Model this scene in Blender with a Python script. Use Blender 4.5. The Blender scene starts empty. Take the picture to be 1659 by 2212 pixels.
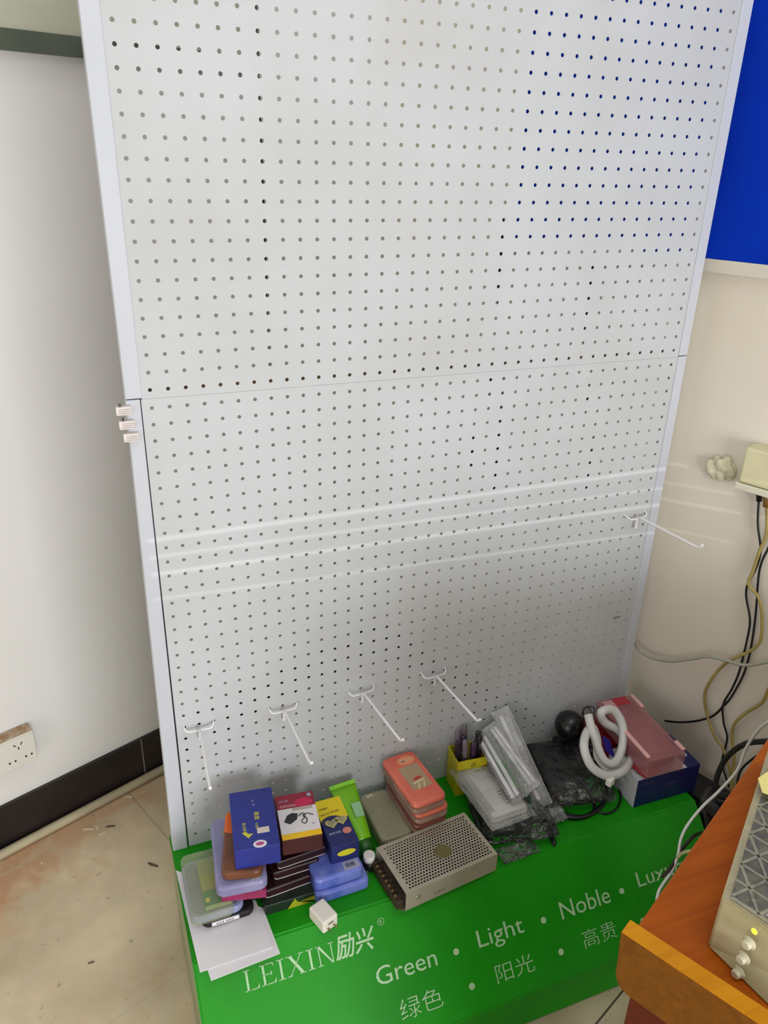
import bpy, bmesh, math, random
import numpy as np
from mathutils import Vector, Matrix
random.seed(7)
rs = np.random.RandomState(3)
S = bpy.context.scene
COL = S.collection

# ------------------------------------------------------------------ camera
F = 1694.38
RW = np.array([[0.9304681882, -0.3656131033, 0.0235798168],
               [-0.1315075467, -0.3933653593, -0.9099282715],
               [0.3419571842, 0.8435583863, -0.4140948358]])   # rows: right, down, forward
TC = np.array([-0.3223, -0.5599, 0.9380])
CAM = -RW.T @ TC
cd = bpy.data.cameras.new('camera'); cam = bpy.data.objects.new('camera', cd); COL.objects.link(cam)
cd.sensor_fit = 'HORIZONTAL'; cd.sensor_width = 36.0; cd.lens = F / 1659 * 36.0
cd.clip_start = 0.02; cd.clip_end = 60
cam.matrix_world = Matrix(((RW[0][0], -RW[1][0], -RW[2][0], CAM[0]),
                           (RW[0][1], -RW[1][1], -RW[2][1], CAM[1]),
                           (RW[0][2], -RW[1][2], -RW[2][2], CAM[2]), (0, 0, 0, 1)))
S.camera = cam

# ------------------------------------------------------------------ view, world
S.view_settings.view_transform = 'Standard'; S.view_settings.look = 'None'
S.view_settings.exposure = 0.05; S.view_settings.gamma = 1.0
S.view_settings.use_curve_mapping = False
W = bpy.data.worlds.new('world'); S.world = W; W.use_nodes = True
W.node_tree.nodes['Background'].inputs[0].default_value = (0.75, 0.85, 1, 1)
W.node_tree.nodes['Background'].inputs[1].default_value = 0.3

# ------------------------------------------------------------------ room frame
ZF = -1.552                      # floor
TOP = -1.304                     # top of the plinth
ZC = 1.35                        # ceiling
A22 = math.radians(22.1)
dL = np.array([math.cos(A22), math.sin(A22), 0.0]); nL = np.array([-dL[1], dL[0], 0.0])
dR = -nL; nR = dL
AL = np.array([-0.392, 0.367, -1.54]); COR = np.array([0.680, 0.802, 0.0])
RL = 4.2                         # room side length

def area(name, loc, target, sx, sy, power, col=(1, 1, 1), spread=180):
    l = bpy.data.lights.new(name, 'AREA'); l.shape = 'RECTANGLE'; l.size = sx; l.size_y = sy
    l.energy = power; l.color = col; l.spread = math.radians(spread)
    o = bpy.data.objects.new(name, l); COL.objects.link(o)
    o.location = loc
    o.rotation_euler = (Vector(target) - Vector(loc)).to_track_quat('-Z', 'Y').to_euler()
    return o

wl = COR - dL * (RL - 0.06) + dR * 2.15 + np.array([0, 0, -0.55])
area('window_daylight', wl, wl + dL, 1.9, 1.5, 20, (0.91, 0.92, 1.0))
wf = COR - dL * 1.8 + dR * (RL - 0.06) + np.array([0, 0, -0.50])
area('window_daylight_front', wf, wf + nL, 1.8, 1.3, 80, (0.93, 0.955, 1.0))
cl = COR - dL * 0.95 + dR * 1.7 + np.array([0, 0, ZC - 0.06])
area('ceiling_fill_light', cl, cl - np.array([0, 0, 1.0]), 1.2, 0.4, 8, (0.93, 1.0, 0.98))  # added overhead fill, set near the desk to brighten the lower right
cl2 = COR - dL*0.55 + dR*0.42 + np.array([0, 0, ZC - 0.06])
area('ceiling_fill_light', cl2, cl2 - np.array([0, 0, 1.0]), 0.5, 0.3, 4.5, (0.95, 1.0, 0.98))  # second added fill, above the corner to brighten what shows through the holes

# low sun that only gets in through narrow gaps of the unseen blind added for the streaks
SLOPE = 0.158
sl_ = bpy.data.lights.new('sun', 'SUN'); sl_.energy = 0.85; sl_.angle = math.radians(0.10); sl_.color = (1, 0.97, 0.92)
sun = bpy.data.objects.new('sun', sl_); COL.objects.link(sun)
sun.rotation_euler = Vector((0, 1, -SLOPE)).to_track_quat('-Z', 'Y').to_euler()

# ------------------------------------------------------------------ pixel -> place
def ray(x, y):
    d = RW.T @ np.array([(x - 829.5) / F, (y - 1106) / F, 1.0]); return d / np.linalg.norm(d)
def hit(x, y, ax, v):
    d = ray(x, y); return CAM + (v - CAM[ax]) / d[ax] * d
def hz(x, y, z): return hit(x, y, 2, TOP + z)
def hy(x, y, v): return hit(x, y, 1, v)
def hn(x, y, P0, n):
    d = ray(x, y); return CAM + ((np.array(P0) - CAM) @ n) / (d @ n) * d
def onR(x, y, off=0.0): return hn(x, y, COR - nR * off, nR)
def onL(x, y, off=0.0): return hn(x, y, AL - nL * off, nL)
def ad(x, y, dist): return CAM + ray(x, y) * dist

# ------------------------------------------------------------------ materials
def lin(c):
    r = []
    for v in c[:3]:
        v = v / 255.0
        r.append(v / 12.92 if v <= 0.04045 else ((v + 0.055) / 1.055) ** 2.4)
    return (*r, 1.0)
MC = {}
def mat(name, col, rough=0.5, metal=0.0, alpha=1.0, var=0.0, vcol=None, scale=8.0, bump=0.0, emit=0.0, bscale=None, coat=0.0, detail=4, spec=0.5):
    if name in MC: return MC[name]
    m = bpy.data.materials.new(name); m.use_nodes = True
    nt = m.node_tree; b = nt.nodes['Principled BSDF']
    b.inputs['Base Color'].default_value = lin(col); b.inputs['Roughness'].default_value = rough
    b.inputs['Metallic'].default_value = metal; b.inputs['Alpha'].default_value = alpha
    b.inputs['Coat Weight'].default_value = coat; b.inputs['Specular IOR Level'].default_value = spec
    tc = nt.nodes.new('ShaderNodeTexCoord')
    n = nt.nodes.new('ShaderNodeTexNoise'); n.inputs['Scale'].default_value = scale; n.inputs['Detail'].default_value = detail
    nt.links.new(tc.outputs['Object'], n.inputs['Vector'])
    r = nt.nodes.new('ShaderNodeValToRGB')
    r.color_ramp.elements[0].position = 0.35; r.color_ramp.elements[1].position = 0.7
    c0 = lin(col); c1 = lin(vcol) if vcol else lin([max(0, v * (1 - max(var, 0.02))) for v in col])
    r.color_ramp.elements[0].color = c0; r.color_ramp.elements[1].color = c1
    nt.links.new(n.outputs['Fac'], r.inputs['Fac']); nt.links.new(r.outputs['Color'], b.inputs['Base Color'])
    if bump > 0:
        n2 = nt.nodes.new('ShaderNodeTexNoise'); n2.inputs['Scale'].default_value = bscale or scale * 6; n2.inputs['Detail'].default_value = 6
        nt.links.new(tc.outputs['Object'], n2.inputs['Vector'])
        bp = nt.nodes.new('ShaderNodeBump'); bp.inputs['Strength'].default_value = bump; bp.inputs['Distance'].default_value = 0.003
        nt.links.new(n2.outputs['Fac'], bp.inputs['Height']); nt.links.new(bp.outputs['Normal'], b.inputs['Normal'])
    if emit > 0:
        b.inputs['Emission Color'].default_value = lin(col); b.inputs['Emission Strength'].default_value = emit
    MC[name] = m; return m

def clear(name, col=(235, 238, 240), alpha=0.25, rough=0.12, bump=0.5):
    if name in MC: return MC[name]
    m = bpy.data.materials.new(name); m.use_nodes = True; nt = m.node_tree; L = nt.links
    nt.nodes.remove(nt.nodes['Principled BSDF']); out = nt.nodes['Material Output']
    tr = nt.nodes.new('ShaderNodeBsdfTransparent'); df = nt.nodes.new('ShaderNodeBsdfDiffuse'); gl = nt.nodes.new('ShaderNodeBsdfGlossy')
    df.inputs['Color'].default_value = lin(col); gl.inputs['Roughness'].default_value = rough
    m1 = nt.nodes.new('ShaderNodeMixShader'); m1.inputs[0].default_value = alpha; L.new(tr.outputs[0], m1.inputs[1]); L.new(df.outputs[0], m1.inputs[2])
    lw = nt.nodes.new('ShaderNodeLayerWeight'); lw.inputs['Blend'].default_value = 0.35
    tc = nt.nodes.new('ShaderNodeTexCoord'); n = nt.nodes.new('ShaderNodeTexNoise'); n.inputs['Scale'].default_value = 40; n.inputs['Detail'].default_value = 4
    L.new(tc.outputs['Object'], n.inputs['Vector']); bp = nt.nodes.new('ShaderNodeBump'); bp.inputs['Strength'].default_value = bump; bp.inputs['Distance'].default_value = 0.01
    L.new(n.outputs['Fac'], bp.inputs['Height'])
    for q in (df, gl, lw): L.new(bp.outputs['Normal'], q.inputs['Normal'])
    m2 = nt.nodes.new('ShaderNodeMixShader'); L.new(lw.outputs['Fresnel'], m2.inputs[0]); L.new(m1.outputs[0], m2.inputs[1]); L.new(gl.outputs[0], m2.inputs[2])
    L.new(m2.outputs[0], out.inputs['Surface']); MC[name] = m; return m

M_board = mat('white_enamel_sheet', (194, 198, 201), 0.5, spec=0.25, var=0.03, vcol=(187, 189, 190), scale=5, detail=6)
def smudge(m, col, sc, p0, p1, amt, distort=0.5):
    nt = m.node_tree; L = nt.links; b = nt.nodes['Principled BSDF']; src = b.inputs['Base Color'].links[0].from_socket
    g = nt.nodes.new('ShaderNodeNewGeometry'); n = nt.nodes.new('ShaderNodeTexNoise'); n.inputs['Scale'].default_value = sc; n.inputs['Detail'].default_value = 6; n.inputs['Distortion'].default_value = distort
    L.new(g.outputs['Position'], n.inputs['Vector']); r = nt.nodes.new('ShaderNodeValToRGB'); r.color_ramp.elements[0].position = p0; r.color_ramp.elements[1].position = p1
    r.color_ramp.elements[0].color = (0, 0, 0, 1); r.color_ramp.elements[1].color = (amt, amt, amt, 1); L.new(n.outputs['Fac'], r.inputs['Fac'])
    x = nt.nodes.new('ShaderNodeMix'); x.data_type = 'RGBA'; L.new(r.outputs['Color'], x.inputs[0]); L.new(src, x.inputs[6]); x.inputs[7].default_value = lin(col); L.new(x.outputs[2], b.inputs['Base Color'])
smudge(M_board, (176, 166, 150), 4.5, 0.60, 0.78, 0.18)
M_post = mat('white_enamel_post', (196, 200, 208), 0.4, spec=0.3, var=0.02, scale=3)
M_gap = mat('dark_gap', (70, 72, 78), 0.7)
M_rail = mat('brown_cross_rail', (205, 165, 128), 0.7, var=0.2, scale=20)
M_green = mat('green_enamel', (26, 144, 14), 0.5, var=0.12, vcol=(22, 130, 12), scale=7, detail=6, bump=0.05, bscale=120, spec=0.22)
M_letter = mat('pale_green_lettering', (168, 204, 158), 0.5)
M_wire = mat('white_wire', (238, 236, 240), 0.35)
M_paper = mat('white_paper', (232, 228, 232), 0.7, var=0.02)
M_black = mat('black_plastic', (16, 14, 18), 0.35)
M_blk_m = mat('black_matte', (20, 17, 18), 0.65, var=0.3, scale=30)
M_white = mat('white_plastic', (228, 226, 218), 0.4)
M_brick = mat('wood_orange', (176, 92, 28), 0.42)

# ------------------------------------------------------------------ mesh helpers
def new(): return bmesh.new()
def V(p): return Vector((float(p[0]), float(p[1]), float(p[2])))
def origin(o):
    p = Vector((0, 0, 0))
    while o is not None:
        p += o.location; o = o.parent
    return p
def obj(name, bm, m, parent=None, smooth=False, local=False, loc=None):
    """one mesh object; bm in world coordinates unless local; top-level ones get their origin at the base"""
    if not local:
        if parent is not None: off = origin(parent)
        else:
            vs = [v.co for v in bm.verts]
            off = Vector((sum(v.x for v in vs) / len(vs), sum(v.y for v in vs) / len(vs), min(v.z for v in vs)))
        for v in bm.verts: v.co -= off
    me = bpy.data.meshes.new(name); bm.normal_update(); bm.to_mesh(me); bm.free()
    for mm in (m if isinstance(m, (list, tuple)) else [m]): me.materials.append(mm)
    if smooth: me.polygons.foreach_set('use_smooth', [True] * len(me.polygons))
    o = bpy.data.objects.new(name, me); COL.objects.link(o)
    if parent is not None: o.parent = parent
    elif not local: o.location = off
    if loc is not None: o.location = loc
    return o
def tag(o, label=None, cat=None, group=None, kind=None):
    if label: o['label'] = label
    if cat: o['category'] = cat
    if group: o['group'] = group
    if kind: o['kind'] = kind
    return o
def thing(name, label, cat, loc=(0, 0, 0), rz=0.0, group=None):
    o = bpy.data.objects.new(name, None); COL.objects.link(o); o.empty_display_size = 0.02
    o.location = V(loc); o.rotation_euler = (0, 0, rz)
    return tag(o, label, cat, group)
def structure(name, bm, m): return tag(obj(name, bm, m), kind='structure')

def add_box(bm, c, s, rz=0.0, bev=0.0, R=None, mi=0, seg=2):
    b2 = new(); bmesh.ops.create_cube(b2, size=1.0)
    for v in b2.verts: v.co = Vector((v.co.x * s[0], v.co.y * s[1], v.co.z * s[2]))
    if bev > 0: bmesh.ops.bevel(b2, geom=b2.edges[:], offset=bev, segments=seg, affect='EDGES', profile=0.5)
    Rm = R if R is not None else Matrix.Rotation(rz, 3, 'Z')
    merge(bm, b2, lambda p: Rm @ p + V(c), mi)
def merge(bm, b2, fn, mi=0):
    mp = {}
    for v in b2.verts: mp[v] = bm.verts.new(fn(v.co))
    for f in b2.faces:
        try:
            nf = bm.faces.new([mp[v] for v in f.verts]); nf.material_index = mi; nf.smooth = f.smooth
        except ValueError: pass
    b2.free()
def rounded(w, d, h, r, er=0.002, seg=5):
    """slab with rounded vertical corners, base at z=0"""
    b = new(); pts = []
    for cx, cy, a0 in ((w/2-r, d/2-r, 0), (-w/2+r, d/2-r, 90), (-w/2+r, -d/2+r, 180), (w/2-r, -d/2+r, 270)):
        for k in range(seg + 1):
            a = math.radians(a0 + 90 * k / seg); pts.append((cx + r*math.cos(a), cy + r*math.sin(a)))
    n = len(pts)
    er = min(er, h * 0.45)
    rings = []
    for z, ins in ((0, er), (er*0.3, er*0.3), (er, 0), (h-er, 0), (h-er*0.3, er*0.3), (h, er)):
        rings.append([b.verts.new((x*(1-2*ins/w), y*(1-2*ins/d), z)) for x, y in pts])
    for i in range(5):
        for k in range(n): b.faces.new((rings[i][k], rings[i][(k+1) % n], rings[i+1][(k+1) % n], rings[i+1][k]))
    b.faces.new(rings[0][::-1]); b.faces.new(rings[-1])
    return b
def add_prism(bm, poly, ext, mi=0):
    a = [bm.verts.new(V(p)) for p in poly]; b = [bm.verts.new(V(p) + V(ext)) for p in poly]; n = len(a)
    bm.faces.new(a).material_index = mi; bm.faces.new(b[::-1]).material_index = mi
    for i in range(n): bm.faces.new((a[(i+1) % n], a[i], b[i], b[(i+1) % n])).material_index = mi
def catmull(pts, sub=6):
    P = [V(p) for p in pts]
    if len(P) < 3: return P
    Q = [P[0]*2 - P[1]] + P + [P[-1]*2 - P[-2]]; out = []
    for i in range(1, len(Q) - 2):
        for k in range(sub):
            t = k / sub
            out.append(0.5*((2*Q[i]) + (-Q[i-1]+Q[i+1])*t + (2*Q[i-1]-5*Q[i]+4*Q[i+1]-Q[i+2])*t*t + (-Q[i-1]+3*Q[i]-3*Q[i+1]+Q[i+2])*t**3))
    out.append(P[-1]); return out
def add_tube(bm, pts, r, seg=8, sub=6, smooth=True, rad=None):
    P = catmull(pts, sub) if sub > 1 else [V(p) for p in pts]
    t = (P[1]-P[0]).normalized(); u = t.orthogonal().normalized(); rings = []
    for i, p in enumerate(P):
        t2 = (P[min(i+1, len(P)-1)] - P[max(i-1, 0)]).normalized()
        u = (u - t2*u.dot(t2)).normalized(); w = t2.cross(u)
        rr = rad[i*(len(rad)-1)//(len(P)-1)] if rad else r
        rings.append([bm.verts.new(p + (u*math.cos(2*math.pi*k/seg) + w*math.sin(2*math.pi*k/seg))*rr) for k in range(seg)])
    for i in range(len(rings)-1):
        for k in range(seg):
            f = bm.faces.new((rings[i][k], rings[i][(k+1) % seg], rings[i+1][(k+1) % seg], rings[i+1][k])); f.smooth = smooth
    bm.faces.new(rings[0][::-1]); bm.faces.new(rings[-1])
def add_lathe(bm, prof, M=Matrix.Identity(4), seg=20):
    rings = []
    for r, z in prof:
        rings.append([bm.verts.new(M @ Vector((r*math.cos(2*math.pi*k/seg), r*math.sin(2*math.pi*k/seg), z))) for k in range(seg)])
    for i in range(len(rings)-1):
        for k in range(seg):
            f = bm.faces.new((rings[i][k], rings[i][(k+1) % seg], rings[i+1][(k+1) % seg], rings[i+1][k])); f.smooth = True
    bm.faces.new(rings[0][::-1]); bm.faces.new(rings[-1])
def frame_to(p, z, xh=(1, 0, 0)):
    z = V(z).normalized(); x = V(xh); x = (x - z*x.dot(z)).normalized(); y = z.cross(x)
    M = Matrix((x, y, z)).transposed().to_4x4(); M.translation = V(p); return M
def crumple(bm, c, s, amp, seed, R=None, cuts=9, freq=28):
    """a crumpled wrapping: subdivided box pushed about"""
    r = np.random.RandomState(seed); b2 = new(); bmesh.ops.create_cube(b2, size=1.0)
    bmesh.ops.subdivide_edges(b2, edges=b2.edges[:], cuts=cuts, use_grid_fill=True)
    ph = r.rand(6, 3)*6.28; k = r.randn(6, 3)*freq
    for v in b2.verts:
        p = Vector((v.co.x*s[0], v.co.y*s[1], v.co.z*s[2]))
        e = max(abs(v.co.x), abs(v.co.y))*2
        p.z *= (1 - 0.75*max(0, e - 0.72)/0.28)
        q = np.array(p); d = sum(np.abs(np.sin(k[i] @ q + ph[i, 0])) for i in range(6))/6 - 0.6
        p += Vector((r.randn()*0.12, r.randn()*0.12, 0))*amp
        p.z += d*amp*(1 if v.co.z > 0 else 0.2)
        v.co = p
    Rm = R if R is not None else Matrix.Identity(3)
    merge(bm, b2, lambda p: Rm @ p + V(c))
def rect(q, z):
    """rectangle on the level z above the plinth, from its four corners: back left, back right, front right, front left"""
    P = np.array([hz(a[0], a[1], z)[:2] for a in q]); c = P.mean(0)
    u = (P[1]-P[0]) + (P[2]-P[3]); u /= np.linalg.norm(u); v = np.array([-u[1], u[0]])
    return c[0], c[1], math.atan2(u[1], u[0]), ((P[1]-P[0])@u + (P[2]-P[3])@u)/2, ((P[0]-P[3])@v + (P[1]-P[2])@v)/2
def front(pL, pR, z, d):
    """rectangle from its front edge at level z and its depth"""
    a = hz(*pL, z)[:2]; b = hz(*pR, z)[:2]; u = b - a; w = np.linalg.norm(u); u /= w; v = np.array([-u[1], u[0]])
    c = (a + b)/2 + v*d/2
    return c[0], c[1], math.atan2(u[1], u[0]), w, d
def decal(parent, name, x0, x1, y0, y1, z, m, th=0.0004):
    b = new(); add_box(b, ((x0+x1)/2, (y0+y1)/2, z + th/2), (x1-x0, y1-y0, th)); return obj(name, b, m, parent, local=True)
def disc(bm, x, y, z, rx, ry, th=0.0004, n=24, rot=0.0):
    pts = []
    for k in range(n):
        a = 2*math.pi*k/n; px, py = rx*math.cos(a), ry*math.sin(a)
        pts.append((x + px*math.cos(rot) - py*math.sin(rot), y + px*math.sin(rot) + py*math.cos(rot), z))
    add_prism(bm, pts, (0, 0, th))
def text_bm(body, width, height, offset=0.0, shear=0.0, th=0.0003):
    """lettering as a flat mesh whose lower left corner is at 0,0"""
    c = bpy.data.curves.new('txt', 'FONT'); c.body = body; c.size = 1; c.offset = offset; c.shear = shear; c.resolution_u = 3
    o = bpy.data.objects.new('txt', c); COL.objects.link(o)
    bpy.context.view_layer.update()
    me = o.evaluated_get(bpy.context.evaluated_depsgraph_get()).to_mesh()
    b = new(); b.from_mesh(me); bpy.data.objects.remove(o); bpy.data.curves.remove(c)
    xs = [v.co.x for v in b.verts]; ys = [v.co.y for v in b.verts]
    if not xs: return b
    sx = width/(max(xs)-min(xs)); sy = height/(max(ys)-min(ys)) if height else sx
    for v in b.verts: v.co = Vector(((v.co.x-min(xs))*sx, (v.co.y-min(ys))*sy, th))
    return b
def place(b, M):
    for v in b.verts: v.co = M @ v.co
    return b
def copy_tree(o, parent=None):
    c = o.copy(); COL.objects.link(c); c.parent = parent
    for ch in [x for x in bpy.data.objects if x.parent == o]: copy_tree(ch, c)
    return c

# ================================================================== room
def wall_quad(p, d, L, z0, z1, back, t=0.08):
    b = new(); p = np.array(p, float); d = np.array(d)
    a = p.copy(); a[2] = z0; e = p + d*L; e[2] = z0
    ext = np.array(back)*t
    add_prism(b, [a, e, e + [0, 0, z1-z0], a + [0, 0, z1-z0]], ext); return b
def wall_mat(name, base, dirt, dscale=1.6, smear=(150, 150, 165)):
    m = bpy.data.materials.new(name); m.use_nodes = True; nt = m.node_tree; b = nt.nodes['Principled BSDF']
    b.inputs['Roughness'].default_value = 0.6
    g = nt.nodes.new('ShaderNodeNewGeometry')
    n = nt.nodes.new('ShaderNodeTexNoise'); n.inputs['Scale'].default_value = dscale; n.inputs['Detail'].default_value = 5
    n2 = nt.nodes.new('ShaderNodeTexNoise'); n2.inputs['Scale'].default_value = 4.5; n2.inputs['Detail'].default_value = 8; n2.inputs['Distortion'].default_value = 0.8
    r = nt.nodes.new('ShaderNodeValToRGB'); r.color_ramp.elements[0].position = 0.35; r.color_ramp.elements[1].position = 0.75
    r.color_ramp.elements[0].color = lin(base); r.color_ramp.elements[1].color = lin(dirt)
    r2 = nt.nodes.new('ShaderNodeValToRGB'); r2.color_ramp.elements[0].position = 0.62; r2.color_ramp.elements[1].position = 0.8
    r2.color_ramp.elements[0].color = (0, 0, 0, 1); r2.color_ramp.elements[1].color = (0.25, 0.25, 0.25, 1)
    mx = nt.nodes.new('ShaderNodeMix'); mx.data_type = 'RGBA'; mx.inputs[7].default_value = lin(smear)
    for q in (n, n2): nt.links.new(g.outputs['Position'], q.inputs['Vector'])
    nt.links.new(n.outputs['Fac'], r.inputs['Fac']); nt.links.new(n2.outputs['Fac'], r2.inputs['Fac'])
    nt.links.new(r2.outputs['Color'], mx.inputs[0]); nt.links.new(r.outputs['Color'], mx.inputs[6]); nt.links.new(mx.outputs[2], b.inputs['Base Color'])
    return m
M_wallL = wall_mat('left_wall_paint', (232, 230, 228), (226, 224, 220), 1.3)
M_wallR = wall_mat('right_wall_paint', (228, 219, 206), (216, 207, 188), 2.0, (190, 180, 150))
M_ceil = wall_mat('ceiling_paint', (225, 225, 220), (215, 215, 210))
M_back = wall_mat('far_wall_paint', (205, 200, 190), (195, 190, 180))
structure('wall_left', wall_quad(COR + dL*0.08, -dL, RL + 0.16, ZF, ZC, nL), M_wallL)
structure('wall_right', wall_quad(COR, dR, RL + 0.08, ZF, ZC, nR), M_wallR)
def wf_pt(s_, z, t=0.0):
    p = COR + dR*(RL + t) - dL*s_; return np.array([p[0], p[1], z])
WS0, WS1, WZ0, WZ1 = 0.9, 2.50, -0.45, 0.55
b = new()
for s0, s1, z0, z1 in ((-0.1, WS0, ZF, ZC), (WS1, RL + 0.1, ZF, ZC), (WS0, WS1, ZF, WZ0), (WS0, WS1, WZ1, ZC)):
    add_prism(b, [wf_pt(s0, z0), wf_pt(s1, z0), wf_pt(s1, z1), wf_pt(s0, z1)], dR*0.08)
structure('wall_front', b, M_back)
structure('wall_window', wall_quad(COR - dL*RL - dR*0.08, dR, RL + 0.16, ZF, ZC, -dL), M_back)
# unseen blind added to shape sun streaks on the rack, narrow gaps
def gap_z(s_, zb, tilt):
    x = 2.26 - 0.927*s_; return zb + tilt*(x - 0.5) + SLOPE*(3.09 + 0.376*s_)
gaps = [(-0.648, 0.0, 0.007), (-0.684, -0.012, 0.0048), (-0.7175, -0.018, 0.007), (-0.772, -0.035, 0.0042)]
bt = thing('streak_blind', 'unseen blind added to throw sun streaks, narrow gaps between its slats', 'blind', wf_pt((WS0+WS1)/2, WZ0, 0.02))
edges = [(lambda s_: WZ1 + 0.02)]
for zb, tl_, hh in gaps:
    edges.append(lambda s_, zb=zb, tl_=tl_, hh=hh: gap_z(s_, zb, tl_) + hh/2); edges.append(lambda s_, zb=zb, tl_=tl_, hh=hh: gap_z(s_, zb, tl_) - hh/2)
edges.append(lambda s_: WZ0 - 0.02)
for k in range(0, len(edges), 2):
    up, lo = edges[k], edges[k+1]; b = new(); A, B = WS0 - 0.02, WS1 + 0.02
    add_prism(b, [wf_pt(A, lo(A), 0.082), wf_pt(B, lo(B), 0.082), wf_pt(B, up(B), 0.082), wf_pt(A, up(A), 0.082)], dR*0.003); obj('slat', b, M_back, bt)
b = new(); c0 = COR + dL*0.08 - dR*0.08; c1 = COR - dL*(RL+0.08) - dR*0.08; c2 = c1 + dR*(RL+0.16); c3 = c0 + dR*(RL+0.16)
cs = [np.array([c[0], c[1], ZC]) for c in (c0, c1, c2, c3)]; add_prism(b, cs, (0, 0, 0.06)); structure('ceiling', b, M_ceil)

# floor: beige tiles under dust, reddish stains
def floor_mat():
    m = bpy.data.materials.new('dusty_floor_tiles'); m.use_nodes = True; nt = m.node_tree; L = nt.links; b = nt.nodes['Principled BSDF']
    b.inputs['Roughness'].default_value = 0.5
    g = nt.nodes.new('ShaderNodeNewGeometry')
    mp = nt.nodes.new('ShaderNodeMapping'); mp.inputs['Rotation'].default_value = (0, 0, -A22); L.new(g.outputs['Position'], mp.inputs['Vector'])
    # tile joints
    br = nt.nodes.new('ShaderNodeTexBrick'); br.offset = 0; br.inputs['Scale'].default_value = 1.0
    br.inputs['Brick Width'].default_value = 0.6; br.inputs['Row Height'].default_value = 0.6; br.inputs['Mortar Size'].default_value = 0.0022; br.inputs['Mortar Smooth'].default_value = 0.3
    cu = COR @ dL; cv = COR @ nL
    sh = nt.nodes.new('ShaderNodeVectorMath'); sh.operation = 'ADD'
    sh.inputs[1].default_value = (-(cu - 0.864) + 6.0, -(cv - 1.123) + 6.0, 0); L.new(mp.outputs['Vector'], sh.inputs[0]); L.new(sh.outputs[0], br.inputs['Vector'])
    def noise(sc, det, dist=0.0):
        n = nt.nodes.new('ShaderNodeTexNoise'); n.inputs['Scale'].default_value = sc; n.inputs['Detail'].default_value = det; n.inputs['Distortion'].default_value = dist
        L.new(g.outputs['Position'], n.inputs['Vector']); return n
    def ramp(src, p0, p1, a, c):
        r = nt.nodes.new('ShaderNodeValToRGB'); r.color_ramp.elements[0].position = p0; r.color_ramp.elements[1].position = p1
        r.color_ramp.elements[0].color = a; r.color_ramp.elements[1].color = c; L.new(src, r.inputs['Fac']); return r
    def mix(f, A, B, fv=None):
        x = nt.nodes.new('ShaderNodeMix'); x.data_type = 'RGBA'
        if f is not None: L.new(f, x.inputs[0])
        if fv is not None: x.inputs[0].default_value = fv
        if isinstance(A, tuple): x.inputs[6].default_value = A
        else: L.new(A, x.inputs[6])
        if isinstance(B, tuple): x.inputs[7].default_value = B
        else: L.new(B, x.inputs[7])
        return x.outputs[2]
    base = ramp(noise(6, 8).outputs['Fac'], 0.38, 0.64, lin((214, 197, 164)), lin((186, 168, 138))).outputs['Color']
    # bare reddish zone along the wall, its edge wandering
    sx = nt.nodes.new('ShaderNodeSeparateXYZ'); L.new(mp.outputs['Vector'], sx.inputs[0])
    nn = noise(5, 5, 1.2)
    ma = nt.nodes.new('ShaderNodeMath'); ma.operation = 'MULTIPLY_ADD'; L.new(nn.outputs['Fac'], ma.inputs[0]); ma.inputs[1].default_value = 0.55; L.new(sx.outputs['Y'], ma.inputs[2])
    y0 = cv + 0.11
    md = nt.nodes.new('ShaderNodeMath'); md.operation = 'SUBTRACT'; L.new(ma.outputs[0], md.inputs[0]); md.inputs[1].default_value = y0
    red = ramp(md.outputs[0], 0.0, 0.10, (0, 0, 0, 1), (1, 1, 1, 1))
    sxm = nt.nodes.new('ShaderNodeMapRange'); L.new(sx.outputs['X'], sxm.inputs['Value']); sxm.inputs['From Min'].default_value = -0.55; sxm.inputs['From Max'].default_value = 0.25
    sxm.inputs['To Min'].default_value = 1.0; sxm.inputs['To Max'].default_value = 0.25
    mm = nt.nodes.new('ShaderNodeMath'); mm.operation = 'MULTIPLY'; L.new(red.outputs['Color'], mm.inputs[0]); L.new(sxm.outputs[0], mm.inputs[1])
    c = mix(mm.outputs[0], base, lin((184, 128, 88)))
    # swirling wipe marks
    wv = nt.nodes.new('ShaderNodeTexWave'); wv.wave_type = 'RINGS'; wv.inputs['Scale'].default_value = 9; wv.inputs['Distortion'].default_value = 9; wv.inputs['Detail'].default_value = 3; wv.inputs['Detail Scale'].default_value = 1.4
    L.new(g.outputs['Position'], wv.inputs['Vector'])
    wr = ramp(wv.outputs['Fac'], 0.55, 1.0, (0, 0, 0, 1), (0.42, 0.42, 0.42, 1)); c = mix(wr.outputs['Color'], c, lin((196, 184, 158)))
    sp = ramp(noise(60, 4).outputs['Fac'], 0.66, 0.75, (0, 0, 0, 1), (0.5, 0.5, 0.5, 1)); c = mix(sp.outputs['Color'], c, lin((95, 84, 66)))
    jm = nt.nodes.new('ShaderNodeMapRange'); L.new(sx.outputs['X'], jm.inputs['Value']); jm.inputs['From Min'].default_value = -0.02; jm.inputs['From Max'].default_value = 0.3
    jm.inputs['To Min'].default_value = 0.12; jm.inputs['To Max'].default_value = 1.0
    jk = nt.nodes.new('ShaderNodeMath'); jk.operation = 'MULTIPLY'; L.new(br.outputs['Fac'], jk.inputs[0]); L.new(jm.outputs[0], jk.inputs[1])
    c = mix(jk.outputs[0], c, lin((88, 80, 66)))
    L.new(c, b.inputs['Base Color']); return m
b = new(); cs = [np.array([c[0], c[1], ZF]) for c in (c0, c1, c2, c3)]; add_prism(b, cs, (0, 0, -0.06)); structure('floor', b, floor_mat())

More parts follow.
